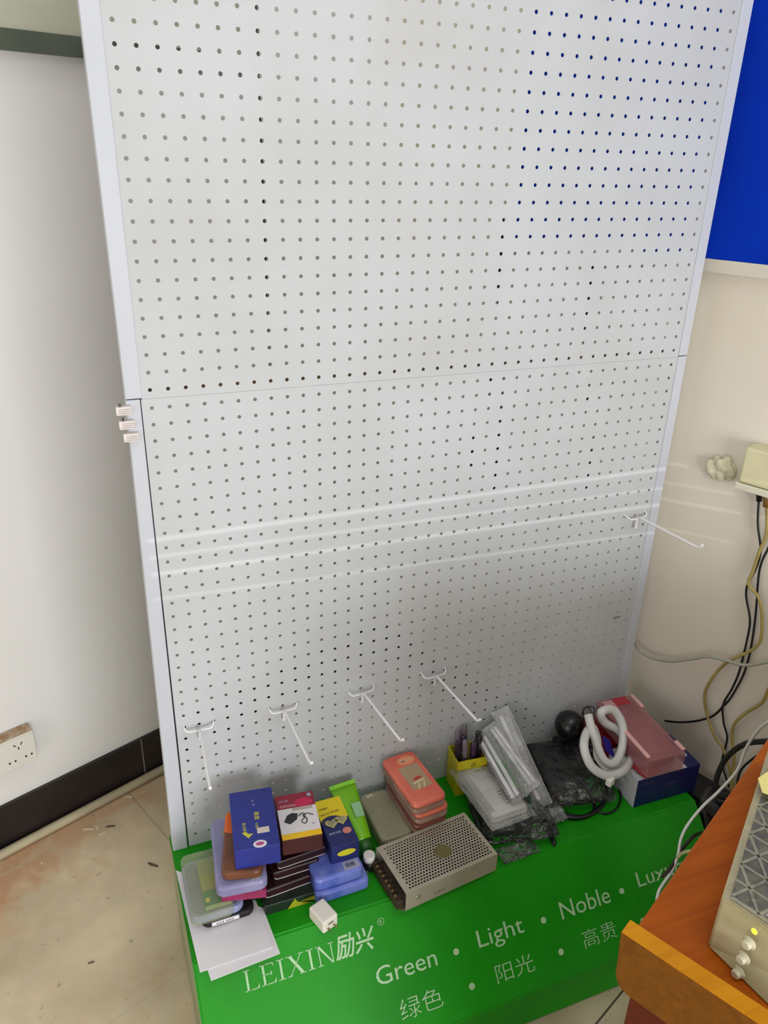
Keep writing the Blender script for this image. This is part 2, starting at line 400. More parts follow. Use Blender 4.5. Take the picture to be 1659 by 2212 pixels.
# black tiled baseboards
M_bb = mat('black_baseboard_tile', (24, 17, 19), 0.3, var=0.4, vcol=(38, 30, 30), scale=12, bump=0.03)
M_grout = mat('pale_grout', (150, 142, 138), 0.8)
def baseboard(name, p, d, out, L, joints):
    b = new(); z1 = ZF + 0.122
    a = np.array([p[0], p[1], ZF]); e = a + d*L
    add_prism(b, [a, e, e + [0, 0, z1-ZF], a + [0, 0, z1-ZF]], out*0.009)
    g = new()
    for j in joints:
        q = a + d*j + out*0.0092; add_prism(g, [q, q + d*0.0022, q + d*0.0022 + [0, 0, z1-ZF], q + [0, 0, z1-ZF]], out*0.0006)
    o = structure(name, b, M_bb); obj('grout_joint', g, M_grout, o)
    return o
j0 = (onL(302, 1600)[:2] - COR[:2]) @ (-dL[:2])
baseboard('baseboard_left', COR, -dL, -nL, RL, [j0 + k*0.6 for k in range(-1, 5)])
baseboard('baseboard_right', COR, dR, -nR, RL, [0.3 + 0.6*k for k in range(6)])
# beige pipe along the left baseboard
b = new(); q = COR - nL*0.021
add_tube(b, [(q + np.array([0, 0, ZF + 0.011]) - dL*s) for s in (0.03, 1.2, 2.4, RL - 0.1)], 0.0105, 12, 1)
tag(obj('floor_pipe', b, mat('beige_pipe_paint', (196, 184, 152), 0.5, var=0.12, scale=9), smooth=False),
    'beige painted pipe lying on the floor along the black skirting tiles', 'pipe')
# small litter on the floor
M_chip = mat('pale_chip', (214, 200, 172), 0.7); M_dk = mat('dark_crumb', (98, 84, 68), 0.8)
chips = [((175, 1719), (188, 1723), 0.004, 1), ((178, 1791), (203, 1791), 0.005, 1), ((208, 1783), (212, 1793), 0.005, 1), ((213, 1804), (229, 1797), 0.006, 1),
         ((270, 1720), (285, 1722), 0.005, 1), ((88, 1863), (92, 1865), 0.004, 1), ((320, 1864), (341, 1872), 0.006, 0), ((190, 2081), (204, 2077), 0.003, 0), ((228, 1786), (249, 1784), 0.005, 0)]
lab = ['pale splinter in the middle of the floor litter cluster', 'long pale splinter, leftmost of the floor litter cluster', 'short upright pale splinter amid the floor litter cluster',
       'pale chip, lowest of the litter cluster on the floor', 'pale flake on the floor just left of the white rack post', 'tiny pale crumb on the reddish stained floor',
       'dark brown scrap on the floor left of the green plinth corner', 'small grey curl of dirt on the open beige floor', 'dark smudge of dirt beside the pale splinters']
for (p, q, w, k), lb in zip(chips, lab):
    A = hit(*p, 2, ZF + 0.001); B = hit(*q, 2, ZF + 0.001); b = new(); d = B - A; L = np.linalg.norm(d); an = math.atan2(d[1], d[0])
    n = 7; poly = []
    for i in range(n + 1): poly.append(A + d*i/n + np.array([-d[1], d[0], 0])/L*w*0.5*(0.4 + 0.8*math.sin(math.pi*(i+0.5)/(n+1))*(0.35+0.9*rs.rand())))
    for i in range(n, -1, -1): poly.append(A + d*i/n - np.array([-d[1], d[0], 0])/L*w*0.5*(0.4 + 0.8*math.sin(math.pi*(i+0.5)/(n+1))*(0.35+0.9*rs.rand())))
    for q2 in poly: q2[2] = ZF + 0.0003
    add_prism(b, poly, (0, 0, 0.0014))
    tag(obj('litter_chip', b, M_chip if k else M_dk), lb, 'litter', 'litter on the floor')

# whiteboard on the left wall: dark frame, glossy sheet
b = new(); t = thing('whiteboard', 'dark framed whiteboard hung on the left wall, cut by the top edge of the photo', 'whiteboard', COR - dL*1.2 + np.array([0, 0, 0.03]))
u1 = 0.384; u0 = 2.0; zb, zt = 0.027, 1.0
def onwallL(u0, u1, z0, z1, t0, t1):
    b = new(); a = COR - dL*u0 - nL*t0; e = COR - dL*u1 - nL*t0
    add_prism(b, [[a[0], a[1], z0], [e[0], e[1], z0], [e[0], e[1], z1], [a[0], a[1], z1]], -nL*(t1-t0)); return b
M_fr = mat('dark_grey_frame', (92, 100, 86), 0.5, var=0.15, scale=10)
obj('sheet', onwallL(u0-.02, u1+.02, zb+.02, zt-.02, 0.001, 0.008), mat('glossy_board', (196, 196, 176), 0.3), t)
obj('frame', onwallL(u0, u1, zb, zb + 0.031, 0.001, 0.014), M_fr, t)
obj('frame', onwallL(u0, u1, zt-0.03, zt, 0.001, 0.014), M_fr, t)
obj('frame', onwallL(u1+0.016, u1, zb+0.031, zt-0.03, 0.001, 0.014), M_fr, t)
obj('frame', onwallL(u0, u0-0.03, zb+0.031, zt-0.03, 0.001, 0.014), M_fr, t)
# cable dropping behind the board from it
b = new(); q = COR - dL*(u1+0.004) - nL*0.008
add_tube(b, [q + [0, 0, zb - 0.002], q + [0, 0, -0.2] + dL*0.001, q + [0, 0, -0.42], q + [0, 0, -0.62] - dL*0.004], 0.0055, 8, 4)
tag(obj('wall_cable', b, M_blk_m), 'dark cable seen through one column of pegboard holes, hanging under the whiteboard', 'cable')

# blue notice board on the right wall
def onwallR(v0, v1, z0, z1, t0, t1):
    b = new(); a = COR + dR*v0 - nR*t0; e = COR + dR*v1 - nR*t0
    add_prism(b, [[a[0], a[1], z0], [e[0], e[1], z0], [e[0], e[1], z1], [a[0], a[1], z1]], -nR*(t1-t0)); return b
t = thing('notice_board', 'bright blue notice board with pale frame on the right wall', 'notice board', COR + dR*0.9 + np.array([0, 0, -0.29]))
obj('felt', onwallR(0.405, 1.68, -0.268, 0.60, 0.001, 0.012), mat('blue_felt', (2, 52, 184), 0.9, var=0.2, vcol=(2, 40, 156), scale=3, bump=0.1, bscale=300, spec=0.1), t)
M_fr2 = mat('cream_frame', (214, 208, 192), 0.4)
obj('frame', onwallR(0.385, 1.70, -0.290, -0.268, 0.001, 0.016), M_fr2, t); obj('frame', onwallR(0.385, 1.70, 0.60, 0.622, 0.001, 0.016), M_fr2, t)
obj('frame', onwallR(0.385, 0.405, -0.268, 0.60, 0.001, 0.016), M_fr2, t); obj('frame', onwallR(1.68, 1.70, -0.268, 0.60, 0.001, 0.016), M_fr2, t)

# dark cables behind the pegboard on the right wall
for pts, r, lb in [([(1085, 470), (1080, 550), (1078, 640), (1080, 820), (1078, 900), (1068, 1040), (1066, 1075)], 0.0045, 'dark cable seen through the pegboard holes left of the blue notice board'),
                   ([(1280, 572), (1274, 613), (1268, 690), (1262, 800), (1272, 900), (1275, 980), (1268, 1030), (1262, 1068)], 0.0045, 'dark cable seen through the pegboard holes below the blue notice board'),
                   ([(1058, 815), (1035, 900), (1018, 980), (1014, 1015)], 0.005, 'short dark cord seen through the holes just under the rack seam')]:
    b = new(); add_tube(b, [onR(x, y, 0.008) for x, y in pts], r, 8, 4); tag(obj('wall_cable', b, M_blk_m), lb, 'cable')

# wall socket
ps = [onL(0, 1600, 0.0), onL(80, 1630, 0)]
t = thing('wall_socket', 'white double wall socket with brown dust on top, low on the left wall', 'socket', onL(40, 1630, 0.0))
uR = (onL(72, 1572, 0.03)[:2] - COR[:2]) @ (-dL[:2]); zt_ = onL(72, 1574, 0.03)[2]; zb_ = onL(82, 1638, 0.03)[2]
uR = -(-uR)
uL = uR + 0.146
def rb_wallL(u0, u1, z0, z1, t0, t1, bev):
    b = new(); a = COR - dL*(u0+u1)/2 - nL*(t0+t1)/2
    add_box(b, (a[0], a[1], (z0+z1)/2), (abs(u1-u0), abs(t1-t0), z1-z0), A22, bev, seg=3); return b
obj('housing', rb_wallL(uR+0.002, uL-0.002, zb_, zt_, 0.0, 0.033, 0.004), mat('socket_white', (218, 214, 202), 0.4), t)
obj('dust', rb_wallL(uR+0.004, uL-0.004, zt_, zt_+0.0012, 0.002, 0.032, 0), mat('brown_dust', (150, 118, 84), 0.9, var=0.3, vcol=(196, 180, 156), scale=60), t)
fp = rb_wallL(uR+0.004, uL-0.004, zb_+0.004, zt_-0.004, 0.033, 0.0355, 0.001); face = obj('face_plate', fp, mat('face_plate', (222, 220, 210), 0.35), t)
def slot(u, z, w, h, rot=0):
    sl = new(); a = COR - dL*u - nL*0.0357; add_box(sl, (a[0], a[1], z), (w, 0.0008, h), R=Matrix.Rotation(A22, 3, 'Z') @ Matrix.Rotation(rot, 3, 'Y')); obj('contact_slot', sl, M_black, face)
for du in (0.038, 0.108):
    um = uR + du; slot(um, zb_+0.052, 0.002, 0.007, 0); slot(um-0.007, zb_+0.062, 0.002, 0.007, 0.6); slot(um+0.007, zb_+0.062, 0.002, 0.007, -0.6)
    for k in (-1, 1):
        for s in (-1, 1): slot(um + k*0.017 + s*0.006, zb_+0.024, 0.0035, 0.0045)

# ================================================================== display rack
rack = thing('display_rack', 'white perforated metal display rack on a green plinth', 'display rack', (0.465, -0.1, ZF))
P = 0.025
def perforated(z0, z1, rows, first, x0=-0.0108, x1=0.937, r=0.0029, y=0.0, th=0.0012):
    verts = []; faces = []
    n = 10; ang = [2*math.pi*(k + 0.5)/n for k in range(n)]
    h = P/2
    outer = []
    for a in ang:
        c, s_ = math.cos(a), math.sin(a); m = max(abs(c), abs(s_)); outer.append((c/m*h, s_/m*h))
    corners = [(h, h), (-h, h), (-h, -h), (h, -h)]
    for j in range(rows):
        for i in range(38):
            cx, cz = i*P, first - j*P; base = len(verts)
            for (ox, oz) in outer: verts.append((cx+ox, y, cz+oz))
            for a in ang: verts.append((cx+r*math.cos(a), y, cz+r*math.sin(a)))
            for a in ang: verts.append((cx+r*math.cos(a), y+th, cz+r*math.sin(a)))
            for (ox, oz) in corners: verts.append((cx+ox, y, cz+oz))
            for k in range(n):
                k2 = (k+1) % n
                faces.append((base+k, base+k2, base+n+k2, base+n+k)); faces.append((base+n+k, base+n+k2, base+2*n+k2, base+2*n+k))
                A, B = outer[k], outer[k2]
                if abs(abs(A[0])-h) < 1e-9 and abs(abs(B[0])-h) > 1e-9 or abs(abs(A[1])-h) < 1e-9 and abs(abs(B[1])-h) > 1e-9:
                    q = 0 if (A[0]+B[0] > 0 and A[1]+B[1] > 0) else 1 if (A[0]+B[0] < 0 and A[1]+B[1] > 0) else 2 if A[0]+B[0] < 0 else 3
                    faces.append((base+k, base+3*n+q, base+k2))
    gx0, gx1 = -h, 37*P + h; gz1, gz0 = first + h, first - (rows-1)*P - h
    def quad(a, c, zz0, zz1):
        b_ = len(verts); verts.extend([(a, y, zz0), (c, y, zz0), (c, y, zz1), (a, y, zz1)]); faces.append((b_, b_+1, b_+2, b_+3))
    if x0 < gx0: quad(x0, gx0, z0, z1)
    if x1 > gx1: quad(gx1, x1, z0, z1)
    if z1 > gz1: quad(gx0, gx1, gz1, z1)
    if z0 < gz0: quad(gx0, gx1, z0, gz0)
    me = bpy.data.meshes.new('perforated_panel'); me.from_pydata(verts, [], faces); b = new(); b.from_mesh(me); bpy.data.meshes.remove(me)
    # folded rim behind the sheet
    rim = 0.016
    for (ax, az, bx, bz) in ((x0, z0, x1, z0), (x1, z0, x1, z1), (x1, z1, x0, z1), (x0, z1, x0, z0)):
        vs = [b.verts.new(q) for q in ((ax, y, az), (bx, y, bz), (bx, y+rim, bz), (ax, y+rim, az))]; b.faces.new(vs)
    bmesh.ops.recalc_face_normals(b, faces=b.faces[:]) if False else None
    return b
ZS = -0.4365
pu = obj('perforated_panel', perforated(ZS + 0.0013, 0.437, 35, 0.425), M_board, rack)
pl = obj('perforated_panel', perforated(TOP + 0.001, ZS - 0.0013, 34, -0.4515, x0=-0.0138), M_board, rack)
def post(x0t, x1t, x0b, x1b, z0, z1, y0=-0.0015, y1=0.03):
    b = new(); add_prism(b, [(x0b, y0, z0), (x1b, y0, z0), (x1t, y0, z1), (x0t, y0, z1)], (0, y1-y0, 0))
    bmesh.ops.bevel(b, geom=b.edges[:], offset=0.0008, segments=1, affect='EDGES'); return b
obj('side_post', post(-0.0365, -0.0118, -0.0345, -0.0118, ZS + 0.0008, 0.437), M_post, rack)
obj('side_post', post(-0.0345, -0.0152, -0.0432, -0.0168, TOP, ZS - 0.0008), M_post, rack)
obj('side_post', post(0.9378, 0.961, 0.9378, 0.957, ZS + 0.0008, 0.437), M_post, rack)
obj('side_post', post(0.9378, 0.957, 0.9378, 0.960, TOP, ZS - 0.0008), M_post, rack)
b = new(); add_box(b, (0.463, 0.030, -0.427), (0.94, 0.016, 0.022)); obj('cross_rail', b, M_rail, rack)
b = new(); add_box(b, (0.4625, 0.0022, ZS), (0.99, 0.001, 0.0024)); add_box(b, (-0.0125, 0.0145, ZS), (0.004, 0.02, 1.7)); obj('seam_strip', b, M_gap, rack)
# plinth
b = new()
prof = [(0.045, TOP), (-0.2365, TOP), (-0.3835, TOP - 0.163), (-0.3835, ZF), (0.045, ZF)]
add_prism(b, [(-0.045, y, z) for y, z in prof], (1.02, 0, 0))
bmesh.ops.bevel(b, geom=b.edges[:], offset=0.003, segments=3, affect='EDGES')
plinth = obj('plinth', b, M_green, rack)
b = new(); add_prism(b, [(-0.0452, y, z) for y, z in [(0.043, TOP-0.004), (-0.233, TOP-0.004), (-0.379, TOP-0.165), (-0.379, ZF+0.003), (0.043, ZF+0.003)]], (-0.0006, 0, 0)); obj('side_sheet', b, mat('pale_olive_side', (150, 158, 116), 0.5, var=0.08), plinth)  # thin sheet that makes the left side paler and more olive
b = new(); add_lathe(b, [(0.006, 0), (0.006, 0.0015), (0.003, 0.002)], frame_to((-0.0458, -0.10, -1.43), (-1, 0, 0)), 14)
obj('screw', b, mat('tarnished_screw', (120, 112, 90), 0.5, 0.6), plinth)
# lettering on the sloping front
e = np.array([0, -0.147, -0.163]); e /= np.linalg.norm(e); nrm = np.cross([1, 0, 0], -e); 
if nrm[1] > 0: nrm = -nrm
P0 = np.array([0, -0.2365, TOP])
def SM(x, s, lift=0.0004):
    p = P0 + e*s + nrm*lift + np.array([x, 0, 0])
    M = Matrix((Vector((1, 0, 0)), V(-e), V(nrm))).transposed().to_4x4(); M.translation = V(p); return M
def letters(name, body, x, s, w, h, offset=0.0, shear=0.0):
    obj(name, place(text_bm(body, w, h, offset, shear), SM(x, s)), M_letter, plinth)
letters('lettering', 'Green', 0.245, 0.125, 0.112, 0.0285, 0.0); letters('lettering', 'Light', 0.439, 0.1315, 0.093, 0.037, 0.0)
letters('lettering', 'Noble', 0.612, 0.125, 0.109, 0.0295, 0.0); letters('lettering', 'Luxury', 0.788, 0.126, 0.125, 0.035, 0.0)
letters('lettering', '绿色', 0.274, 0.188, 0.078, 0.032, -0.010); letters('lettering', '阳光', 0.458, 0.187, 0.076, 0.030, -0.010)
letters('lettering', '高贵', 0.641, 0.184, 0.074, 0.030, -0.010); letters('lettering', '豪华', 0.815, 0.184, 0.074, 0.030, -0.010)
letters('lettering', '励兴', 0.184, 0.068, 0.074, 0.038, 0.014, 0.25)
for x, s_ in ((0.395, 0.115), (0.574, 0.115), (0.749, 0.113), (0.409, 0.175), (0.592, 0.174), (0.775, 0.174)):
    b3 = new(); disc(b3, 0, 0, 0, 0.0055, 0.0055, 0.0003); obj('lettering_dot', place(b3, SM(x, s_)), M_letter, plinth)
# serif capitals
def serif(word, x0, s, w, h):
    b = new(); lay = {'L': 0.62, 'E': 0.64, 'I': 0.36, 'X': 0.78, 'N': 0.80}; tot = sum(lay[c] for c in word) + 0.05*(len(word)-1); k = w/tot; x = 0
    def q(pts): add_prism(b, [(px*k + X*k, py*h, 0) for px, py in pts], (0, 0, 0.0003))
    th = 0.085; sf = 0.045
    for c in word:
        X = x; L = lay[c]
        def stem(a, y0=0, y1=1): q([(a, y0), (a+th, y0), (a+th, y1), (a, y1)]); 
        def ser(a, y, l=0.10):
            q([(a-l+th/2, y), (a+l+th/2, y), (a+l+th/2, y+sf), (a-l+th/2, y+sf)])
        if c in 'LE':
            stem(0.12); ser(0.12, 0, 0.13); ser(0.12, 1-sf, 0.13)
            q([(0.12, 0), (L-0.02, 0), (L-0.02, sf), (0.12, sf)]); q([(L-0.11, 0), (L-0.02, 0), (L, 0.24)])
            if c == 'E':
                q([(0.12, 1-sf), (L-0.05, 1-sf), (L-0.05, 1), (0.12, 1)]); q([(L-0.13, 1), (L-0.05, 0.8), (L-0.05, 1)]); q([(0.12, 0.48), (L-0.16, 0.48), (L-0.16, 0.52), (0.12, 0.52)]); q([(L-0.19, 0.42), (L-0.15, 0.42), (L-0.15, 0.6), (L-0.19, 0.6)])
        elif c == 'I': stem(0.14); ser(0.14, 0, 0.15); ser(0.14, 1-sf, 0.15)
        elif c == 'X':
            q([(0.10, 1), (0.23, 1), (L-0.08, 0), (L-0.21, 0)]); q([(0.08, 0), (0.12, 0), (L-0.10, 1), (L-0.14, 1)])
            ser(0.10, 1-sf, 0.13); ser(L-0.19, 0, 0.13); ser(0.05, 0, 0.10); ser(L-0.17, 1-sf, 0.10)
        elif c == 'N':
            q([(0.12, 0), (0.16, 0), (0.16, 1), (0.12, 1)]); q([(0.08, 1), (0.20, 1), (L-0.10, 0), (L-0.16, 0)]); q([(L-0.14, 0), (L-0.10, 0), (L-0.10, 1), (L-0.14, 1)])
            ser(0.07, 1-sf, 0.09); ser(0.10, 0, 0.11); ser(L-0.165, 1-sf, 0.11)
        x += L + 0.05
    return b
obj('lettering', place(serif('LEIXIN', 0, 0, 0.156, 0.031), SM(0.028, 0.067)), M_letter, plinth)
b = new()  # the ringed R
n = 28
for k in range(n):
    a0, a1 = 2*math.pi*k/n, 2*math.pi*(k+1)/n; r0, r1 = 0.0052, 0.0060
    add_prism(b, [(r0*math.cos(a0), r0*math.sin(a0), 0), (r1*math.cos(a0), r1*math.sin(a0), 0), (r1*math.cos(a1), r1*math.sin(a1), 0), (r0*math.cos(a1), r0*math.sin(a1), 0)], (0, 0, 0.0003))
b3 = text_bm('R', 0.0048, 0.006); merge(b, b3, lambda p: p + Vector((-0.0024, -0.003, 0)))
obj('lettering', place(b, SM(0.273, 0.030)), M_letter, plinth)

# adhesive clips on the left post
M_lab = mat('pale_sticker', (232, 224, 220), 0.5, var=0.1, scale=60)
clips = [(-0.0385, -0.450, 'white cable clip at the left edge of the rack, topmost of the three'), (-0.0365, -0.471, 'white cable clip at the left edge of the rack, middle of the three'), (-0.0325, -0.490, 'white cable clip at the left edge of the rack, lowest of the three')]
for i, (x, z, lb) in enumerate(clips):
    t = thing('cable_clip', lb, 'cable clip', (x, -0.006, z), 0, 'clips on the left post')
    b = new(); add_box(b, (0, 0, 0), (0.022, 0.009, 0.0125), 0, 0.0015); obj('body', b, M_lab, t, local=True)
    b = new()
    for dz in (-0.003, 0.0, 0.003): add_box(b, (0.001, -0.0047, dz), (0.018, 0.0008, 0.0007))
    obj('groove', b, mat('grey_groove', (168, 160, 158), 0.6), t, local=True)
    if i < 2:
        b = new(); add_box(b, (-0.005, -0.001, 0.0085), (0.003, 0.003, 0.004)); obj('nail', b, M_black, t, local=True)

# ================================================================== pegboard hooks
def hook(length, lb, loc, tilt=0.0):
    t = thing('pegboard_hook', lb, 'hook', loc, 0, 'white wire hooks on the perforated rack')
    b = new(); r = 0.0016; w = 0.025
    add_tube(b, [(-w, 0.012, 0.004), (-w, 0.002, 0.004), (-w, -0.007, 0.003), (-w+0.004, -0.011, -0.001), (-w+0.010, -0.012, -0.002), (0, -0.012, -0.002), (w-0.010, -0.012, -0.002), (w-0.004, -0.011, -0.001), (w, -0.007, 0.003), (w, 0.002, 0.004), (w, 0.012, 0.004)], r, 8, 3)
    obj('bracket', b, M_wire, t, local=True)
    b = new(); add_box(b, (0, -0.010, -0.012), (0.005, 0.0015, 0.026), 0, 0.0006); obj('brace', b, M_wire, t, local=True)
    b = new()
    add_tube(b, [(0, -0.012, 0.001), (0, -0.05, 0.001 + tilt*0.05), (0, -length*0.6, 0.001 + tilt*length*0.6), (0, -length+0.012, 0.001 + tilt*length), (0, -length+0.003, 0.003 + tilt*length), (0, -length-0.003, 0.010 + tilt*length)], 0.0023, 10, 4)
    obj('arm', b, M_wire, t, local=True)
    return t
h0 = hook(0.165, 'white wire hook over the blue boxes, first from the left in the low row', (0.024, 0, -1.028))
def hcopy(lb, loc, rz=0.0):
    c = copy_tree(h0); c['label'] = lb; c.location = loc; c.rotation_euler = (0, 0, rz); return c
h0.rotation_euler = (0, 0, math.radians(-3))
hcopy('white wire hook, second from the left in the low row', (0.174, 0, -1.028), math.radians(2))
hcopy('white wire hook, third from the left in the low row', (0.324, 0, -1.028), math.radians(6))
hcopy('white wire hook pointing at the clear bags, last in the low row', (0.474, 0, -1.026), math.radians(5))
hcopy('white wire hook by itself high at the right edge of the rack', (0.899, 0, -0.752), math.radians(7))

# ================================================================== things on the plinth
def place_r(r): return (r[0], r[1]), r[2], r[3], r[4]
def slab(name, label, cat, r, z0, h, m, rad=0.003, er=0.0015, group=None, seg=5):
    """a thing that is a slab with rounded corners, given by its rectangle; returns its Empty and body"""
    t = thing(name, label, cat, (r[0], r[1], TOP + z0), r[2], group)
    body = obj('body', rounded(r[3], r[4], h, rad, er, seg), m, t, local=True)
    return t, body
# --- paper sheets
for (q, z, lb, nm) in (([(384, 1900), (568, 1962), (605, 2060), (456, 2119)], 0.0004, 'white paper sheets, lower and further forward of the two on the plinth corner', 1),
                       ([(380, 1881), (553, 1947), (589, 2047), (432, 2101)], 0.0022, 'white paper sheets, upper of the two on the plinth corner under the black case', 2)):
    b = new(); W4 = [hz(x, y, z) for x, y in q]
    if nm == 1: W4[0] = W4[0] + 0
    add_prism(b, W4[::-1], (0, 0, 0.0014)); tag(obj('paper_sheet', b, M_paper), lb, 'paper', 'white papers on the plinth')
# --- left column
r = front((438, 2011), (552, 1975), 0.004, 0.125)
t, _ = slab('hard_case', 'black zip case with a white label under the pale blue box', 'case', r, 0.0038, 0.015, M_blk_m, 0.014, 0.004)
b = new(); add_box(b, (-0.004-0.002, -r[4]/2 - 0.0004, 0.0085), (0.046, 0.0012, 0.008)); l = obj('label_strip', b, M_paper, t, local=True)
b = text_bm('A23 N52', 0.030, 0.004); place(b, Matrix.Translation((-0.022, -r[4]/2 - 0.0012, 0.0065)) @ Matrix.Rotation(math.pi/2, 4, 'X')); obj('print', b, M_black, l, local=True)
M_lb = mat('pale_blue_plastic', (140, 148, 196), 0.25, alpha=0.93, var=0.15, vcol=(165, 172, 210), scale=25)
r = front((414, 2004), (530, 1968), 0.019, 0.12)
slab('component_box', 'pale blue translucent plastic box beneath the olive clear box', 'plastic box', r, 0.019, 0.018, M_lb, 0.016, 0.005)
M_ol = mat('olive_clear_plastic', (158, 166, 122), 0.18, alpha=0.36, var=0.2, vcol=(176, 178, 150), scale=14)
r = rect([(386, 1850), (470, 1826), (513, 1955), (413, 1983)], 0.062)
t, _ = slab('component_box', 'olive tinted clear box with green and yellow contents, at the plinth left corner', 'plastic box', r, 0.0375, 0.0245, M_ol, 0.012, 0.004)
w, d = r[3], r[4]
cd1 = new(); add_box(cd1, (0.012, 0.004, 0.010), (w*0.60, d*0.74, 0.010)); obj('tray', cd1, mat('tray_green', (150, 168, 110), 0.5), t, local=True)
decal(t, 'insert_card', -w*0.13, w*0.42, -d*0.34, -d*0.12, 0.0155, mat('circuit_green', (20, 128, 60), 0.5))
decal(t, 'insert_card', -w*0.13, w*0.42, -d*0.10, d*0.36, 0.0155, mat('sticker_yellow_olive', (176, 168, 74), 0.5, var=0.4, vcol=(150, 160, 100), scale=30))
decal(t, 'yellow_chip', -w*0.09, -w*0.0, -d*0.29, -d*0.22, 0.0162, mat('chip_yellow', (226, 220, 70), 0.5))
# --- second column (on the olive box)
r = front((479, 1949), (576, 1939), 0.0625, 0.155)
M_mag = mat('magenta_carton', (150, 34, 92), 0.45, var=0.2, vcol=(120, 22, 62), scale=20)
slab('carton', 'magenta carton under the lilac plastic box', 'carton', r, 0.0625, 0.018, M_mag, 0.002, 0.001)
M_lil = mat('lilac_plastic', (128, 126, 168), 0.22, alpha=0.95, var=0.2, vcol=(150, 148, 186), scale=18)
r = rect([(438, 1771), (545, 1755), (590, 1896), (483, 1922)], 0.104); r = (r[0], r[1], r[2], r[3], r[4])
t, body = slab('component_box', 'lilac translucent plastic box with rounded corners on the magenta carton', 'plastic box', r, 0.081, 0.023, M_lil, 0.013, 0.005)
w, d = r[3], r[4]
decal(t, 'label_strip', w*0.18, w*0.36, -d*0.46, -d*0.34, 0.0232, mat('grey_label', (176, 172, 178), 0.5)); decal(t, 'label_strip', -w*0.28, -w*0.10, d*0.18, d*0.30, 0.0232, mat('dull_label', (148, 148, 132), 0.5))
r = rect([(463, 1757), (548, 1750), (590, 1880), (503, 1887)], 0.121)
M_brn = mat('brown_plastic', (120, 70, 40), 0.3, var=0.3, vcol=(88, 50, 32), scale=22)
t, body = slab('clasp_case', 'flat brown case with an orange end beneath the dark blue carton', 'case', r, 0.1045, 0.017, M_brn, 0.012, 0.004)
w, d = r[3], r[4]
b = rounded(w*0.995, d*0.38, 0.0185, 0.008, 0.004); place(b, Matrix.Translation((0, d*0.315, -0.0005))); obj('orange_end', b, mat('orange_plastic', (238, 106, 14), 0.35), t, local=True)
r = rect([(479, 1713), (572, 1705), (620, 1816), (523, 1841)], 0.163)
r = (r[0], r[1], r[2], r[3], r[4])
M_blue = mat('deep_blue_card', (30, 44, 140), 0.4, var=0.12, vcol=(24, 36, 122), scale=14)
t, body = slab('carton', 'dark blue carton with yellow writing, topmost of the left stack', 'carton', r, 0.122, 0.041, M_blue, 0.0012, 0.0006)
w, d = r[3], r[4]; zt2 = 0.0411
M_gold = mat('yellow_print', (196, 190, 60), 0.5); M_pale = mat('pale_print', (176, 184, 200), 0.5)
def pt(parent, body, x, y, w_, h_, m, z, rot=0.0, name='print', off=0.01):
    b = text_bm(body, w_, h_, off); obj(name, place(b, Matrix.Translation((x, y, z)) @ Matrix.Rotation(rot, 4, 'Z')), m, parent, local=True)
pt(body, '高级', 0.001, 0.012, 0.018, 0.009, M_gold, zt2, -math.pi/2)
pt(body, '小', -0.001, 0.036, 0.005, 0.005, M_pale, zt2); pt(body, '心', 0.0, 0.027, 0.005, 0.005, M_pale, zt2)
pt(body, '包装', 0.001, -0.012, 0.012, 0.005, M_gold, zt2, -math.pi/2)
b = new(); add_prism(b, [(-0.022, -0.030, zt2), (-0.012, -0.043, zt2), (-0.004, -0.034, zt2), (-0.011, -0.034, zt2), (-0.016, -0.028, zt2)], (0, 0, 0.0003)); obj('arrow_mark', b, M_gold, body, local=True)
pt(body, '金太阳', -0.020, -0.008, 0.019, 0.006, M_gold, zt2, -math.pi/2)
decal(body, 'price_sticker', 0.003, 0.023, -0.036, -0.024, zt2, mat('beige_sticker', (206, 196, 186), 0.6))
b = new(); disc(b, 0.005, -0.058, zt2, 0.011, 0.0075); obj('oval_sticker', b, mat('white_sticker', (226, 222, 230), 0.5), body, local=True)
b = new(); disc(b, 0.005, -0.058, zt2+0.0004, 0.007, 0.0035); obj('pink_print', b, mat('pink_print', (180, 70, 130), 0.5), body, local=True)
decal(body, 'fold_line', -w*0.49, w*0.49, -0.0495, -0.0485, zt2, mat('fold_line', (60, 74, 160), 0.5), 0.0002)

# --- middle column
M_dkc = mat('dark_maroon_card', (44, 14, 20), 0.35, var=0.3, scale=20); M_edge = mat('silver_edge', (196, 188, 190), 0.35)
r = front((573, 1978), (716, 1937), 0.0, 0.10)
t, body = slab('carton', 'flat dark green carton with yellow triangles, lowest of the middle stack', 'carton', r, 0.0, 0.022, mat('dark_green_card', (22, 34, 24), 0.35, var=0.4, vcol=(40, 50, 44), scale=25), 0.002, 0.001)
w, d = r[3], r[4]; M_yg = mat('olive_yellow_print', (156, 160, 30), 0.45)
b = new(); yf = -d/2 - 0.0003
add_prism(b, [(-0.020, yf, 0.001), (0.024, yf, 0.001), (-0.002, yf, 0.012), (-0.006, yf, 0.0215)], (0, -0.0003, 0)); add_prism(b, [(0.004, yf, 0.0115), (0.034, yf, 0.004), (0.034, yf, 0.017)], (0, -0.0003, 0))
obj('triangle_print', b, M_yg, body, local=True)
casel = [((571, 1943), (674, 1905), 'lowest'), ((590, 1903), (690, 1871), 'middle'), ((598, 1880), (706, 1843), 'topmost')]
zz = 0.0225
